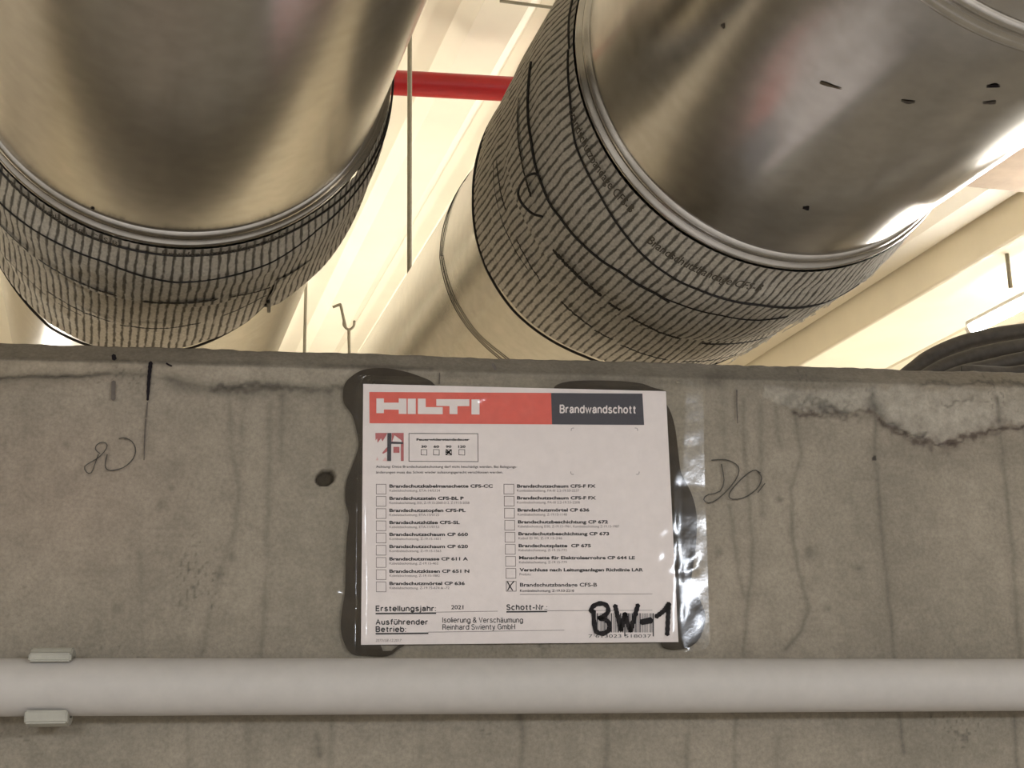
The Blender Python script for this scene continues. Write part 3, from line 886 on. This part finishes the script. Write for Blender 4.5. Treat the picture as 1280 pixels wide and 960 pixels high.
# thin ceiling wire at the top between the ducts
cw = tag(tube('ceiling_wire', [rel(u, 1.655, 0.982) for u in np.linspace(0.462, 0.62, 5)], 0.0022, M_ROD, seg=8), 'short thin wire along the ceiling above the right bandage', 'wire')

# ------------------------------------------------------------------ black cables on the wall top
cab = [([(1128, 480), (1142, 462), (1162, 447), (1200, 430), (1240, 420), (1282, 414), (1360, 406), (1480, 400)], 0.948, 'topmost black cable of the bundle on the wall top'),
       ([(1140, 484), (1165, 466), (1190, 454), (1230, 442), (1280, 433), (1360, 424), (1480, 418)], 0.920, 'second black cable from the top of the bundle'),
       ([(1160, 484), (1196, 468), (1230, 460), (1280, 449), (1360, 438), (1480, 432)], 0.894, 'third black cable from the top of the bundle'),
       ([(1222, 490), (1240, 476), (1262, 470), (1290, 464), (1360, 454), (1480, 448)], 0.842, 'lowest black cable of the bundle touching the wall edge')]
for i, (pts, dep, lb) in enumerate(cab):
    P = [at_depth(x, y, dep + 0.004 * math.sin(k)) for k, (x, y) in enumerate(pts)]
    first = P[0].copy()
    tl = (0.05, 0.04, 0.03, 0.008)[i]
    P = [first + np.array([-tl, 0.004, -0.02]), first + np.array([-tl * 0.3, 0.002, -0.006])] + P[1:]
    r = 0.0051 + 0.0003 * (3 - i)
    e = P[-1]
    P += [e + np.array([0.10, 0.0, 0.002]), e + np.array([0.24, 0.0, -0.012]), np.array([1.05 + 0.02 * i, e[1], Z_TOP + r + 0.001]), np.array([1.7, e[1], Z_TOP + r + 0.001]), np.array([2.4, e[1], Z_TOP + r + 0.001]), np.array([2.96, e[1], Z_TOP + r + 0.001])]
    P = [np.array([p[0], p[1], max(p[2], Z_TOP + r + 0.0008) if p[1] < THICK else p[2]]) for p in P]
    tag(tube('cable', spline(P, 110), r, M_CABLE, seg=12), lb, 'cable', 'black cables bundled on the wall top')

# ------------------------------------------------------------------ conduit and clip
cA, cB = on_wall(0, 859, 0.019), on_wall(1280, 856, 0.019)
dd = (cB - cA) / (cB[0] - cA[0])
cpts = [cA + dd * (x - cA[0]) for x in np.linspace(-1.6, 1.9, 30)]
tag(tube('conduit', cpts, 0.0147, M_PVC, seg=40), 'long light grey plastic conduit running along the concrete wall', 'pipe')


def clip(px0, px1):
    x0, x1 = on_wall(px0, 860, 0.02)[0], on_wall(px1, 860, 0.02)[0]
    xm = (x0 + x1) / 2; zc = (cA + dd * (xm - cA[0]))[2]; yc = -0.019
    t = empty('conduit_clip', (xm, 0, zc)); tag(t, 'small grey clip gripping the conduit at the left', 'clip')

    def prism(name, prof, xa, xb, inset=0.0):
        n = len(prof)
        V = [(xa, y, z) for y, z in prof] + [(xb, y, z) for y, z in prof]
        Fc = [(i, (i + 1) % n, n + (i + 1) % n, n + i) for i in range(n)] + [tuple(range(n))[::-1], tuple(range(n, 2 * n))]
        o = mesh_obj(name, V, Fc, M_CLIP)
        bm = bmesh.new(); bm.from_mesh(o.data)
        bmesh.ops.recalc_face_normals(bm, faces=bm.faces)
        bmesh.ops.bevel(bm, geom=bm.edges[:], offset=0.0008, segments=2, affect='EDGES')
        bm.to_mesh(o.data); bm.free()
        return adopt(o, t)
    R1, R2 = 0.0150, 0.0178
    for sg, nm in ((1, 'upper_jaw'), (-1, 'lower_jaw')):
        ang = np.radians(np.linspace(20, 128, 12))
        inner = [(yc + R1 * math.cos(a), zc + sg * R1 * math.sin(a)) for a in ang]
        outer = [(yc + R2 * math.cos(a), zc + sg * (R2 + (0.0022 if 0.9 < a < 2.05 else 0)) * math.sin(a)) for a in ang[::-1]]
        prism(nm, inner + outer, x0, x1)
        prism('lip', [(yc + R1 * math.cos(ang[-1]) , zc + sg * R1 * math.sin(ang[-1])), (yc + R1 * math.cos(ang[-1]) - 0.0030, zc + sg * (R1 * math.sin(ang[-1]) + 0.0004)),
                      (yc + R1 * math.cos(ang[-1]) - 0.0030, zc + sg * (R1 * math.sin(ang[-1]) + (0.0045 if sg > 0 else 0.0066))), (yc + R2 * math.cos(ang[-2]), zc + sg * (R2 * math.sin(ang[-2]) + (0.0015 if sg > 0 else 0.0040)))], x0, x1)
    prism('base', [(-0.0005, zc - 0.012), (-0.0035, zc - 0.012), (-0.0035, zc + 0.012), (-0.0005, zc + 0.012)], x0, x1)


clip(37, 90)

# ------------------------------------------------------------------ a plain sans lettering made of strokes
def _arc(cx, cy, rx, ry, a0, a1, n=12):
    return [(cx + rx * math.cos(math.radians(a)), cy + ry * math.sin(math.radians(a))) for a in np.linspace(a0, a1, n)]


XH = 0.72
O_ = _arc(.29, .36, .29, .36, 0, 360, 20)
ARCH = [(0, .42)] + _arc(.25, .45, .25, .27, 170, 0, 8) + [(.5, 0)]
GLY = {
    'B': (.6, [[(0, 0), (0, 1), (.35, 1)] + _arc(.35, .77, .22, .23, 90, -90, 8) + [(0, .54)], [(.35, .54)] + _arc(.36, .27, .25, .27, 90, -90, 8) + [(0, 0)]]),
    'A': (.7, [[(0, 0), (.35, 1), (.7, 0)], [(.12, .34), (.58, .34)]]),
    'E': (.55, [[(.55, 0), (0, 0), (0, 1), (.55, 1)], [(0, .53), (.48, .53)]]),
    'G': (.74, [_arc(.37, .5, .37, .5, 40, 330, 16), [(.42, .48), (.72, .48), (.72, .05)]]),
    'H': (.62, [[(0, 0), (0, 1)], [(.62, 0), (.62, 1)], [(0, .53), (.62, .53)]]),
    'I': (.0, [[(0, 0), (0, 1)]]),
    'N': (.64, [[(0, 0), (0, 1), (.64, 0), (.64, 1)]]),
    'R': (.6, [[(0, 0), (0, 1), (.36, 1)] + _arc(.36, .76, .23, .24, 90, -90, 8) + [(0, .52)], [(.34, .52), (.54, .32), (.6, 0)]]),
    'S': (.58, [_arc(.29, .76, .26, .24, 25, 240, 10) + _arc(.29, .26, .29, .26, 70, -160, 12)]),
    'V': (.66, [[(0, 1), (.33, 0), (.66, 1)]]),
    'a': (.52, [[(.04, .56)] + _arc(.26, .52, .22, .2, 150, 0, 8) + [(.48, .12), (.53, 0)], [(.48, .42), (.24, .4)] + _arc(.2, .2, .19, .2, 100, 320, 8) + [(.48, .2)]]),
    'b': (.56, [[(0, 0), (0, 1)], _arc(.28, .36, .28, .36, 0, 360, 18)]),
    'c': (.52, [_arc(.28, .36, .28, .36, 48, 312, 14)]),
    'd': (.56, [[(.56, 0), (.56, 1)], _arc(.28, .36, .28, .36, 0, 360, 18)]),
    'e': (.56, [[(.02, .38), (.56, .38)] + _arc(.28, .36, .28, .36, 4, 318, 16)]),
    'f': (.34, [_arc(.34, .82, .2, .18, 90, 180, 5) + [(.14, 0)], [(0, .68), (.34, .68)]]),
    'g': (.56, [_arc(.28, .36, .28, .36, 0, 360, 18), [(.56, .7), (.56, 0)] + _arc(.28, 0, .28, .24, 0, -160, 8)]),
    'h': (.5, [[(0, 0), (0, 1)], ARCH]),
    'i': (.0, [[(0, 0), (0, .7)], [(0, .93), (0, 1)]]),
    'j': (.08, [[(.08, .7), (.08, -.1), (-.02, -.24), (-.1, -.24)], [(.08, .93), (.08, 1)]]),
    'l': (.0, [[(0, 0), (0, 1)]]),
    'm': (.84, [[(0, 0), (0, .7)], [(0, .45)] + _arc(.21, .48, .21, .24, 170, 0, 7) + [(.42, 0)], [(.42, .45)] + _arc(.63, .48, .21, .24, 170, 0, 7) + [(.84, 0)]]),
    'n': (.5, [[(0, 0), (0, .7)], ARCH]),
    'o': (.58, [O_]),
    'r': (.32, [[(0, 0), (0, .7)], [(0, .4)] + _arc(.24, .44, .24, .26, 170, 70, 6)]),
    's': (.48, [_arc(.24, .545, .2, .175, 25, 250, 8) + _arc(.24, .185, .24, .185, 70, -160, 9)]),
    't': (.34, [[(.14, .92), (.14, .14)] + _arc(.28, .14, .14, .14, 180, 275, 5), [(0, .68), (.32, .68)]]),
    'u': (.5, [[(0, .7), (0, .28)] + _arc(.25, .27, .25, .27, 180, 350, 8), [(.5, .7), (.5, 0)]]),
    'v': (.5, [[(0, .7), (.25, 0), (.5, .7)]]),
    'w': (.8, [[(0, .7), (.2, 0), (.4, .66), (.6, 0), (.8, .7)]]),
    'y': (.5, [[(0, .7), (.26, 0)], [(.5, .7), (.22, -.12), (.12, -.24), (0, -.24)]]),
    '&': (.72, [[(.72, 0), (.2, .68)] + _arc(.34, .82, .18, .18, 200, -20, 8) + [(.4, .6), (.12, .42)] + _arc(.28, .26, .26, .26, 130, 320, 9) + [(.66, .46)]]),
    '.': (.0, [[(0, .0), (0, .06)]]), ':': (.0, [[(0, .0), (0, .06)], [(0, .6), (0, .66)]]), '-': (.3, [[(0, .38), (.3, .38)]]),
    '0': (.54, [_arc(.27, .5, .27, .5, 0, 360, 20)]),
    '1': (.24, [[(0, .8), (.24, 1), (.24, 0)]]),
    '2': (.54, [_arc(.27, .74, .26, .26, 165, -25, 9) + [(.4, .4), (0, 0), (.54, 0)]]),
}
GLY['ü'] = (.5, GLY['u'][1] + [[(.12, .93), (.12, 1)], [(.38, .93), (.38, 1)]])
GLY['ä'] = (.52, GLY['a'][1] + [[(.12, .93), (.12, 1)], [(.40, .93), (.40, 1)]])


def stroke_text(body, wid, gap=0.22, xs=1.0):
    """vertices and faces of a line of plain sans lettering, capitals one unit high"""
    V, Fc, x, lay = [], [], 0.0, 0
    for ch in body:
        if ch == ' ':
            x += 0.34 * xs; continue
        w, strokes = GLY[ch]
        for st in strokes:
            P = np.array([(x + px * xs, py) for px, py in st])
            h = wid / 2; n = len(P); k = len(V)
            closed = n > 3 and np.hypot(*(P[0] - P[-1])) < 1e-6
            D = np.diff(P, axis=0); D /= np.hypot(D[:, 0], D[:, 1])[:, None] + 1e-12
            for i in range(n):                     # mitred strip, one per stroke, each a hair apart in depth
                d0 = D[i - 1] if i else (D[-1] if closed else D[0]); d1 = D[i] if i < n - 1 else (D[0] if closed else D[-1])
                t = d0 + d1; t /= np.hypot(*t) + 1e-12; nn = np.array([-t[1], t[0]])
                mit = min(1.6, 1 / max(0.3, abs(nn @ np.array([-d0[1], d0[0]]))))
                e = (-t * h * 0.3 if i == 0 else t * h * 0.3 if i == n - 1 else 0 * t) * (0 if closed else 1)
                for sgn in (1, -1):
                    q = P[i] + e + sgn * nn * h * mit; V.append((q[0], q[1], lay * 2.0e-5))
            Fc += [(k + 2 * i, k + 2 * i + 1, k + 2 * i + 3, k + 2 * i + 2) for i in range(n - 1)]
            lay = (lay + 1) % 3
        x += w * xs + (gap + wid)
    return np.array(V), Fc


# ------------------------------------------------------------------ the sign
sg = empty('fire_seal_sign', tuple(on_wall(650, 805, 0.001))); tag(sg, 'white printed fire seal sign in a clear film stuck on the concrete wall', 'sign')
OFF_P = 0.0030                                   # paper face in front of the wall
OFF_I = OFF_P + 0.0002


def poly_wall(name, px, off, mat, parent, thick=0.0):
    P = [on_wall(x, y, off) for x, y in px]
    n = len(P)
    if thick:
        Q = [p + np.array([0, thick, 0]) for p in P]
        Fc = [tuple(range(n))] + [tuple(range(2 * n - 1, n - 1, -1))] + [(i, n + i, n + (i + 1) % n, (i + 1) % n) for i in range(n)]
        o = mesh_obj(name, P + Q, Fc, mat)
    else:
        o = mesh_obj(name, P, [tuple(range(n))], mat)
    bm = bmesh.new(); bm.from_mesh(o.data); bmesh.ops.recalc_face_normals(bm, faces=bm.faces)
    if n > 4: bmesh.ops.triangulate(bm, faces=[f for f in bm.faces if len(f.verts) > 4])
    bm.to_mesh(o.data); bm.free()
    return adopt(o, parent)


paper = poly_wall('paper_sheet', [(454.1, 479.8), (832.3, 489), (848.1, 802.5), (451.3, 806)], OFF_P, M_PAPER, sg, 0.0006)
ink = lambda nm, px, mat=M_INK, off=OFF_I: poly_wall(nm, px, off, mat, paper)
ink('red_banner', [(461.6, 490), (688.8, 491.2), (690, 530.5), (462, 529)], M_BRED)
ink('black_banner', [(688.8, 491.2), (803, 492), (805.2, 531.2), (690, 530.5)], M_BBLK)
c1 = lambda L: C4(L, 5.645, 440, 470)
OFF_L = OFF_I + 0.0002
for L in ([(172, 158), (225, 158), (225, 188), (330, 188), (330, 158), (385, 160), (385, 268), (330, 267), (330, 238), (225, 236), (225, 262), (172, 262)],
          [(393, 160), (450, 160), (450, 268), (393, 268)],
          [(465, 160), (520, 160), (520, 220), (640, 220), (640, 270), (465, 268)],
          [(595, 163), (828, 164), (828, 212), (744, 212), (744, 269), (688, 268), (688, 212), (595, 211)],
          [(843, 165), (900, 165), (900, 272), (843, 271)]):
    ink('logo_letter', c1(L), M_PAPER, OFF_L)


def text(body, x0, x1, yc, h, mat=M_INK, bold=0.0, italic=0.0, off=OFF_I, y1=None, parent=None, name='lettering', stroke=0.0, gap=0.2, xs=1.0):
    """a printed line: left and right end, height of the capitals and mid height, on the sheet"""
    if stroke:
        co, faces = stroke_text(body, stroke, gap, xs)
    else:
        co, faces = text_data(body, bold, italic)
    cap = 1.0 if stroke else 0.70
    X0_, X1_ = co[:, 0].min(), co[:, 0].max()
    P0, P1 = on_wall(x0, yc, off), on_wall(x1, yc if y1 is None else y1, off)
    up = on_wall(x0, yc - h / 2, off) - on_wall(x0, yc + h / 2, off)
    V = P0[None] + (P1 - P0)[None] * ((co[:, 0] - X0_) / (X1_ - X0_))[:, None] + up[None] * ((co[:, 1] / cap) - 0.5)[:, None]
    V[:, 1] -= co[:, 2]
    o = mesh_obj(name, V, faces, mat)
    return adopt(o, parent or paper)


def line(x0, y0, x1, y1, w, mat=M_INK):
    ink('rule_line', [(x0, y0 - w / 2), (x1, y1 - w / 2), (x1, y1 + w / 2), (x0, y0 + w / 2)], mat)


def frame(name, q, w, mat=M_INK):
    q = np.array(q, float); c = q.mean(0)
    o = poly = [on_wall(*p, OFF_I) for p in q]
    inn = [on_wall(*(p + np.sign(c - p) * w), OFF_I) for p in q]
    return adopt(mesh_obj(name, o + inn, [(i, (i + 1) % 4, 4 + (i + 1) % 4, 4 + i) for i in range(4)], mat), paper)


text('Brandwandschott', 699.6, 794.5, 511.2, 9.0, M_PAPER, off=OFF_L, y1=511.8, stroke=0.2, gap=0.1)
# pictogram
ink('pictogram_field', c1([(280, 402), (365, 402), (365, 600), (345, 600), (345, 478), (280, 465)]), M_PRED)
ink('pictogram_flame', c1([(165, 402), (250, 402), (235, 430), (215, 462), (205, 440), (180, 472), (178, 440), (166, 455)]), M_PRED)
ink('pictogram_flame', c1([(250, 500), (235, 515), (212, 545), (222, 548), (250, 532)]), M_PRED)
ink('pictogram_flame', c1([(170, 595), (178, 570), (186, 595)]), M_PINK)
ink('pictogram_flame', c1([(215, 600), (235, 572), (250, 600)]), M_PINK)
ink('pictogram_roof', c1([(284, 462), (300, 418), (350, 455), (350, 466)]), M_PAPER, OFF_L)
ink('pictogram_bar', c1([(250, 402), (278, 402), (276, 600), (248, 600)]), M_BBLK, OFF_L)
ink('pictogram_bar', c1([(276, 464), (360, 466), (360, 480), (276, 478)]), M_BBLK, OFF_L)
ink('pictogram_window', c1([(292, 500), (335, 500), (335, 542), (292, 542)]), M_PRED)
# resistance box
frame('box_outline', c1([(400, 403), (890, 405), (892, 606), (400, 604)]), 0.7)
text('Feuerwiderstandsdauer', *[440 + v / 5.645 for v in (455, 830)], 470 + 448 / 5.645, 2.6, bold=0.045)
for (xc, s_) in ((508, '30'), (595, '60'), (682, '90'), (775, '120')):
    w = 26 if s_ == '120' else 20
    text(s_, 440 + (xc - w) / 5.645, 440 + (xc + w) / 5.645, 470 + 498 / 5.645, 2.8, bold=0.04)
    frame('checkbox', c1([(xc - 22, 517), (xc + 22, 518), (xc + 22, 560), (xc - 22, 558)]), 0.6)
for L in ([(664, 556), (700, 520)], [(668, 522), (702, 556)], [(662, 535), (690, 545)]):
    adopt(ribbon('tick_mark', c1(L), 1.5, M_MARK, paper, OFF_L), paper)
text('Achtung: Diese Brandschutzabschottung darf nicht beschädigt werden. Bei Belegungs-', 470, 646.3, 583.2, 3.0, M_INK, 0.004, y1=583.4)
text('änderungen muss das Schott wieder zulassungsgerecht verschlossen werden.', 470, 628.5, 590.2, 3.0, M_INK, 0.004)
# print ticks around the empty code field
for (x, y, sx_, sy_) in ((716, 535.5, -1, 1), (795, 535.5, 1, 1), (715.5, 592.5, -1, -1), (797, 592.5, 1, -1)):
    adopt(ribbon('crop_tick', [(x + sx_ * 2, y + sy_ * 3), (x + sx_ * 1.5, y), (x - sx_ * 1.5, y - sy_ * 0.5)], 0.7, M_GREYINK, paper, OFF_I, n=6), paper)

# tick lists
hl = ['Brandschutzkabelmanschette CFS-CC', 'Brandschutzstein CFS-BL P', 'Brandschutzstopfen CFS-PL', 'Brandschutzhülse CFS-SL', 'Brandschutzschaum CP 660', 'Brandschutzschaum CP 620', 'Brandschutzmasse CP 611 A', 'Brandschutzkissen CP 651 N', 'Brandschutzmörtel CP 636']
hx = [616, 579.7, 582, 574.7, 585, 585, 585, 586.7, 581]
hy = [607.5, 622.8, 637.9, 653, 667.9, 683, 698.5, 713.9, 729.2]
sl = ['Kabelabschottung, ETA-14/0334', 'Kombiabschottung, EIX, Z-19.15-2068-012, Z-19.15-2058', 'Kabelabschottung, ETA-13/0125', 'Kabelabschottung, ETA-11/0153', 'Kombiabschottung, Z-19.15-1831', 'Kombiabschottung, Z-19.15-1563', 'Kabelabschottung, Z-19.15-462', 'Kabelabschottung, Z-19.15-1882', 'Kabelabschottung, Z-19.15-674 & -72']
sxe = [550, 586.7, 549, 549, 550.7, 551.4, 547.8, 549.8, 561.7]
for i in range(9):
    text(hl[i], 486.8, hx[i], hy[i], 3.9, M_INK, 0.035)
    text(sl[i], 486.8, sxe[i], hy[i] + 5.6, 3.0, M_GREYINK)
    t0 = 604.9 + 15.27 * i
    frame('checkbox', [(470, t0), (482.8, t0 + 0.1), (482.8, t0 + 13), (470, t0 + 13)], 0.7, M_GREYINK)
hr = ['Brandschutzschaum CFS-F FX', 'Brandschutzschaum CFS-F FX', 'Brandschutzmörtel CP 636', 'Brandschutzbeschichtung CP 672', 'Brandschutzbeschichtung CP 673', 'Brandschutzplatte  CP 675', 'Manschette für Elektroleerrohre CP 644 LE', 'Verschluss nach Leitungsanlagen Richtlinie LAR', 'Brandschutzbandage CFS-B']
rxs = [646.3, 646.3, 647, 647.5, 648, 648.3, 648.8, 649.4, 650]
rxe = [744.6, 745, 736.7, 760, 761.4, 738.6, 793.7, 804, 746.3]
ry = [607.5, 622.3, 637.4, 652.3, 667.1, 682, 697.1, 712.2, 730.9]
rs = ['Kombiabschottung, PA-III 2.2-19.53-2237', 'Kombiabschottung, PA-III 2.2-19.53-2208', 'Kombiabschottung, Z-19.15-1148', 'Kabelabschottung EI30, Z-19.15-1961, Kombiabschottung Z-19.15-1907', 'Kabel EI 90, Z-19.15-246', 'Kabelabschottung, Z-19.15-772', 'Kabelabschottung, Z-19.15-779', 'Produkt:', 'Kombiabschottung, Z-19.53-2218']
rse = [724, 724.7, 708.6, 774, 702.7, 708.6, 708.6, 664, 717.5]
for i in range(9):
    text(hr[i], rxs[i], rxe[i], ry[i], 4.6 if i == 8 else 3.9, M_INK, 0.02 if i == 8 else 0.035)
    text(rs[i], rxs[i], rse[i], ry[i] + (7.4 if i == 8 else 5.6), 3.0, M_INK if i == 8 else M_GREYINK, 0.01 if i == 8 else 0.0)
    t0 = 604.9 + 15.05 * i; x = 629.6 + 0.36 * i
    if i == 8: t0 += 1
    frame('checkbox', [(x, t0), (x + 13, t0 + 0.1), (x + 13, t0 + 13), (x, t0 + 13)], 0.7, M_GREYINK)
adopt(ribbon('tick_mark', [(634.3, 727), (637, 732), (640.8, 738)], 1.2, M_MARK, paper, OFF_L, n=8), paper)
adopt(ribbon('tick_mark', [(642.5, 726.5), (638, 732), (634.5, 738)], 1.2, M_MARK, paper, OFF_L, n=8), paper)
line(650, 743, 815.5, 742.4, 0.6, M_GREYINK)
text('Erstellungsjahr:', 469.5, 545, 760.6, 6.0, M_INK, stroke=0.24, gap=0.14, xs=1.25)
line(469.5, 767, 545.2, 766.4, 2.0); line(545, 765.2, 622, 764, 0.6, M_GREYINK)
text('2021', 564, 579.3, 759, 5.0, M_INK, 0.015)
text('Schott-Nr.:', 633, 684, 759, 6.0, M_INK, stroke=0.24, gap=0.14, xs=1.25)
line(633, 764.8, 684, 764.4, 1.9); line(684, 763.4, 815.5, 762.8, 0.6, M_GREYINK)
text('Ausführender', 469.5, 534.7, 777.4, 6.0, M_INK, stroke=0.24, gap=0.14, xs=1.25)
text('Betrieb:', 469.5, 507.6, 786.5, 6.0, M_INK, stroke=0.24, gap=0.14, xs=1.25)
line(469.5, 792.2, 535.5, 791.6, 2.0); line(535, 790.2, 705.5, 787.7, 0.6, M_GREYINK)
text('Isolierung & Verschäumung', 553, 654, 775, 6.2, M_INK, stroke=0.15, gap=0.1)
text('Reinhard Swienty GmbH', 553, 644, 784, 6.2, M_INK, stroke=0.15, gap=0.1, y1=783.2)
text('2073158-12.2017', 469.5, 502, 800.4, 3.4, M_GREYINK, 0.0, 0.2)
# barcode
rb = random.Random(3); x = 742.5; bars_v, bars_f = [], []
while x < 816.5:
    w = rb.choice((0.55, 0.55, 1.0, 1.5)); y1_ = 795.5 if x > 815 or x < 743 or 778 < x < 780.5 else 790.5
    k = len(bars_v)
    bars_v += [on_wall(*p, OFF_I) for p in ((x, 766.5), (x + w, 766.5), (x + w, y1_), (x, y1_))]; bars_f.append((k, k + 1, k + 2, k + 3))
    x += w + rb.choice((0.6, 0.9, 1.3))
adopt(mesh_obj('barcode', bars_v, bars_f, M_INK), paper)
text('7 613023 518037', 735.7, 814, 795, 4.2, M_INK, 0.0)
c2 = lambda L: C4(L, 9.846, 725, 740)
OFF_M = OFF_L + 0.0002
for L in ([(135, 245), (150, 190), (205, 152), (280, 142), (335, 178), (345, 240), (300, 292), (235, 325)],
          [(235, 322), (315, 338), (362, 395), (365, 450), (325, 495), (268, 512), (205, 490), (182, 440), (172, 350), (166, 230)],
          [(432, 165), (462, 290), (505, 470)], [(505, 470), (535, 340), (556, 265)], [(556, 265), (580, 370), (622, 482)], [(622, 482), (665, 330), (714, 158)],
          [(752, 372), (880, 346)], [(935, 305), (1035, 228), (1095, 140)], [(1095, 140), (1085, 300), (1074, 525)]):
    adopt(ribbon('marker_stroke', c2(L), 7.0 if L[0] == (752, 372) else 5.7, M_MARK, paper, OFF_M), paper)

# dark glue behind the film
glueL = [(545, 483), (538, 476), (524, 470), (505, 464), (480, 460), (455, 462), (440, 470), (431, 480), (428.5, 495), (431, 506), (440, 518), (445, 535), (448, 557), (441, 580), (433, 602), (431.5, 625), (436, 646), (434, 668), (432, 700), (431.5, 736), (428, 760), (426, 783), (430, 803), (440, 817), (462, 820), (484, 820), (497, 812), (505, 803), (470, 790), (465, 500), (480, 490)]
glueR = [(829, 500), (837, 512), (844, 535), (849, 575), (852, 592), (864, 616), (870, 638), (871, 660), (869, 690), (864, 724), (864, 736), (872.5, 746), (880, 762), (881.5, 776), (876, 795), (867, 806), (855, 811), (834, 811), (826, 803), (830, 780), (825, 640), (820, 560)]
glueT = [(690, 492), (696, 481), (720, 476), (770, 476), (800, 479), (815, 484), (826, 491)]
for nm, L in (('adhesive_patch', glueL), ('adhesive_patch', glueR), ('adhesive_patch', glueT)):
    poly_wall(nm, [tuple(p) for p in spline(L + L[:1], len(L) * 4)[:-1]], 0.0021, M_GLUE, sg, 0.0004)


def build_film():
    n, k = 150, 120
    # outline of the film: a rounded rectangle between four corners
    q = np.array([(419, 470), (874.5, 479.5), (885.5, 815), (414, 823)], float)
    U, Vv = np.meshgrid(np.linspace(0, 1, n), np.linspace(0, 1, k), indexing='ij')
    # rounded corners: squeeze the grid rows near the ends
    W_, H_, rc = 460.0, 340.0, 16.0
    y = Vv * H_
    ins = np.where(y < rc, rc - np.sqrt(np.clip(rc ** 2 - (rc - y) ** 2, 0, None)), np.where(y > H_ - rc, rc - np.sqrt(np.clip(rc ** 2 - (y - H_ + rc) ** 2, 0, None)), 0))
    xx = ins + U * (W_ - 2 * ins); uu = xx / W_
    PXY = (q[0] * (1 - uu)[..., None] + q[1] * uu[..., None]) * (1 - Vv)[..., None] + (q[3] * (1 - uu)[..., None] + q[2] * uu[..., None]) * Vv[..., None]
    px, py = PXY[..., 0], PXY[..., 1]
    off = np.full(px.shape, 0.0052)
    edge = np.minimum(np.minimum(xx - ins, W_ - ins - xx), np.minimum(y, H_ - y))
    off = 0.0024 + (off - 0.0024) * np.clip(edge / 22, 0, 1) ** 0.7
    off = np.where(px < 456, 0.0026 + 0.0026 * np.clip((px - 451) / 3, 0, 1), off)
    # wrinkles
    def wr(pts, w, h):
        nonlocal off
        D = dist_polyline(px, py, pts); off = off + h * np.exp(-(D / w) ** 2)
    wr([(855, 484), (858, 520)], 4, 0.0005); wr([(430, 742), (450, 770)], 6, 0.0006)
    MP = 4.64e-4                                   # metres per unit of px on the wall

    def tilt(x0, y0, rx, ry, sx_, sz_):
        nonlocal off
        g = np.exp(-((px - x0) / rx) ** 2 - ((py - y0) / ry) ** 2)
        off = off + g * MP * (-(px - x0) * sx_ - (py - y0) * sz_)
    # loose right margin, curling away from the wall towards its upper corner
    k1 = np.clip((px - 838) / 12, 0, 1); k1 = k1 * k1 * (3 - 2 * k1)
    marg = 0.0046 - 0.055 * np.clip(px - 850, 0, None) * MP + 0.045 * np.clip(610 - py, 0, None) * MP
    off = off * (1 - k1) + marg * k1
    for a in ((827, 668, 12, 9, .078, .03), (824, 700, 9, 12, .078, .02), (836, 713, 13, 7, .075, .02), (858, 713, 9, 6, .08, .02), (868, 700, 6, 7, .07, .02), (600, 504, 20, 8, .15, .09), (640, 512, 14, 7, .14, .08), (560, 538, 12, 6, .15, .08), (862, 770, 10, 12, .06, .0)):
        tilt(*a)
    off += (smooth_noise(px, py, 45, 201) - 0.5) * 0.0004 + (smooth_noise(px, py, 17, 202) - 0.5) * 0.0001
    off = np.maximum(off, np.where((px > 449) & (px < 850) & (edge > 8), 0.0042, 0.0026))
    D = (R_[None, None] * ((px - 640) / F_PX)[..., None] - U_[None, None] * ((py - 480) / F_PX)[..., None] + F_)
    base = CAM + D * ((-CAM[1]) / D[..., 1])[..., None]
    base[..., 1] -= off
    return adopt(grid_obj('clear_film', base, M_FILM), sg)


build_film()
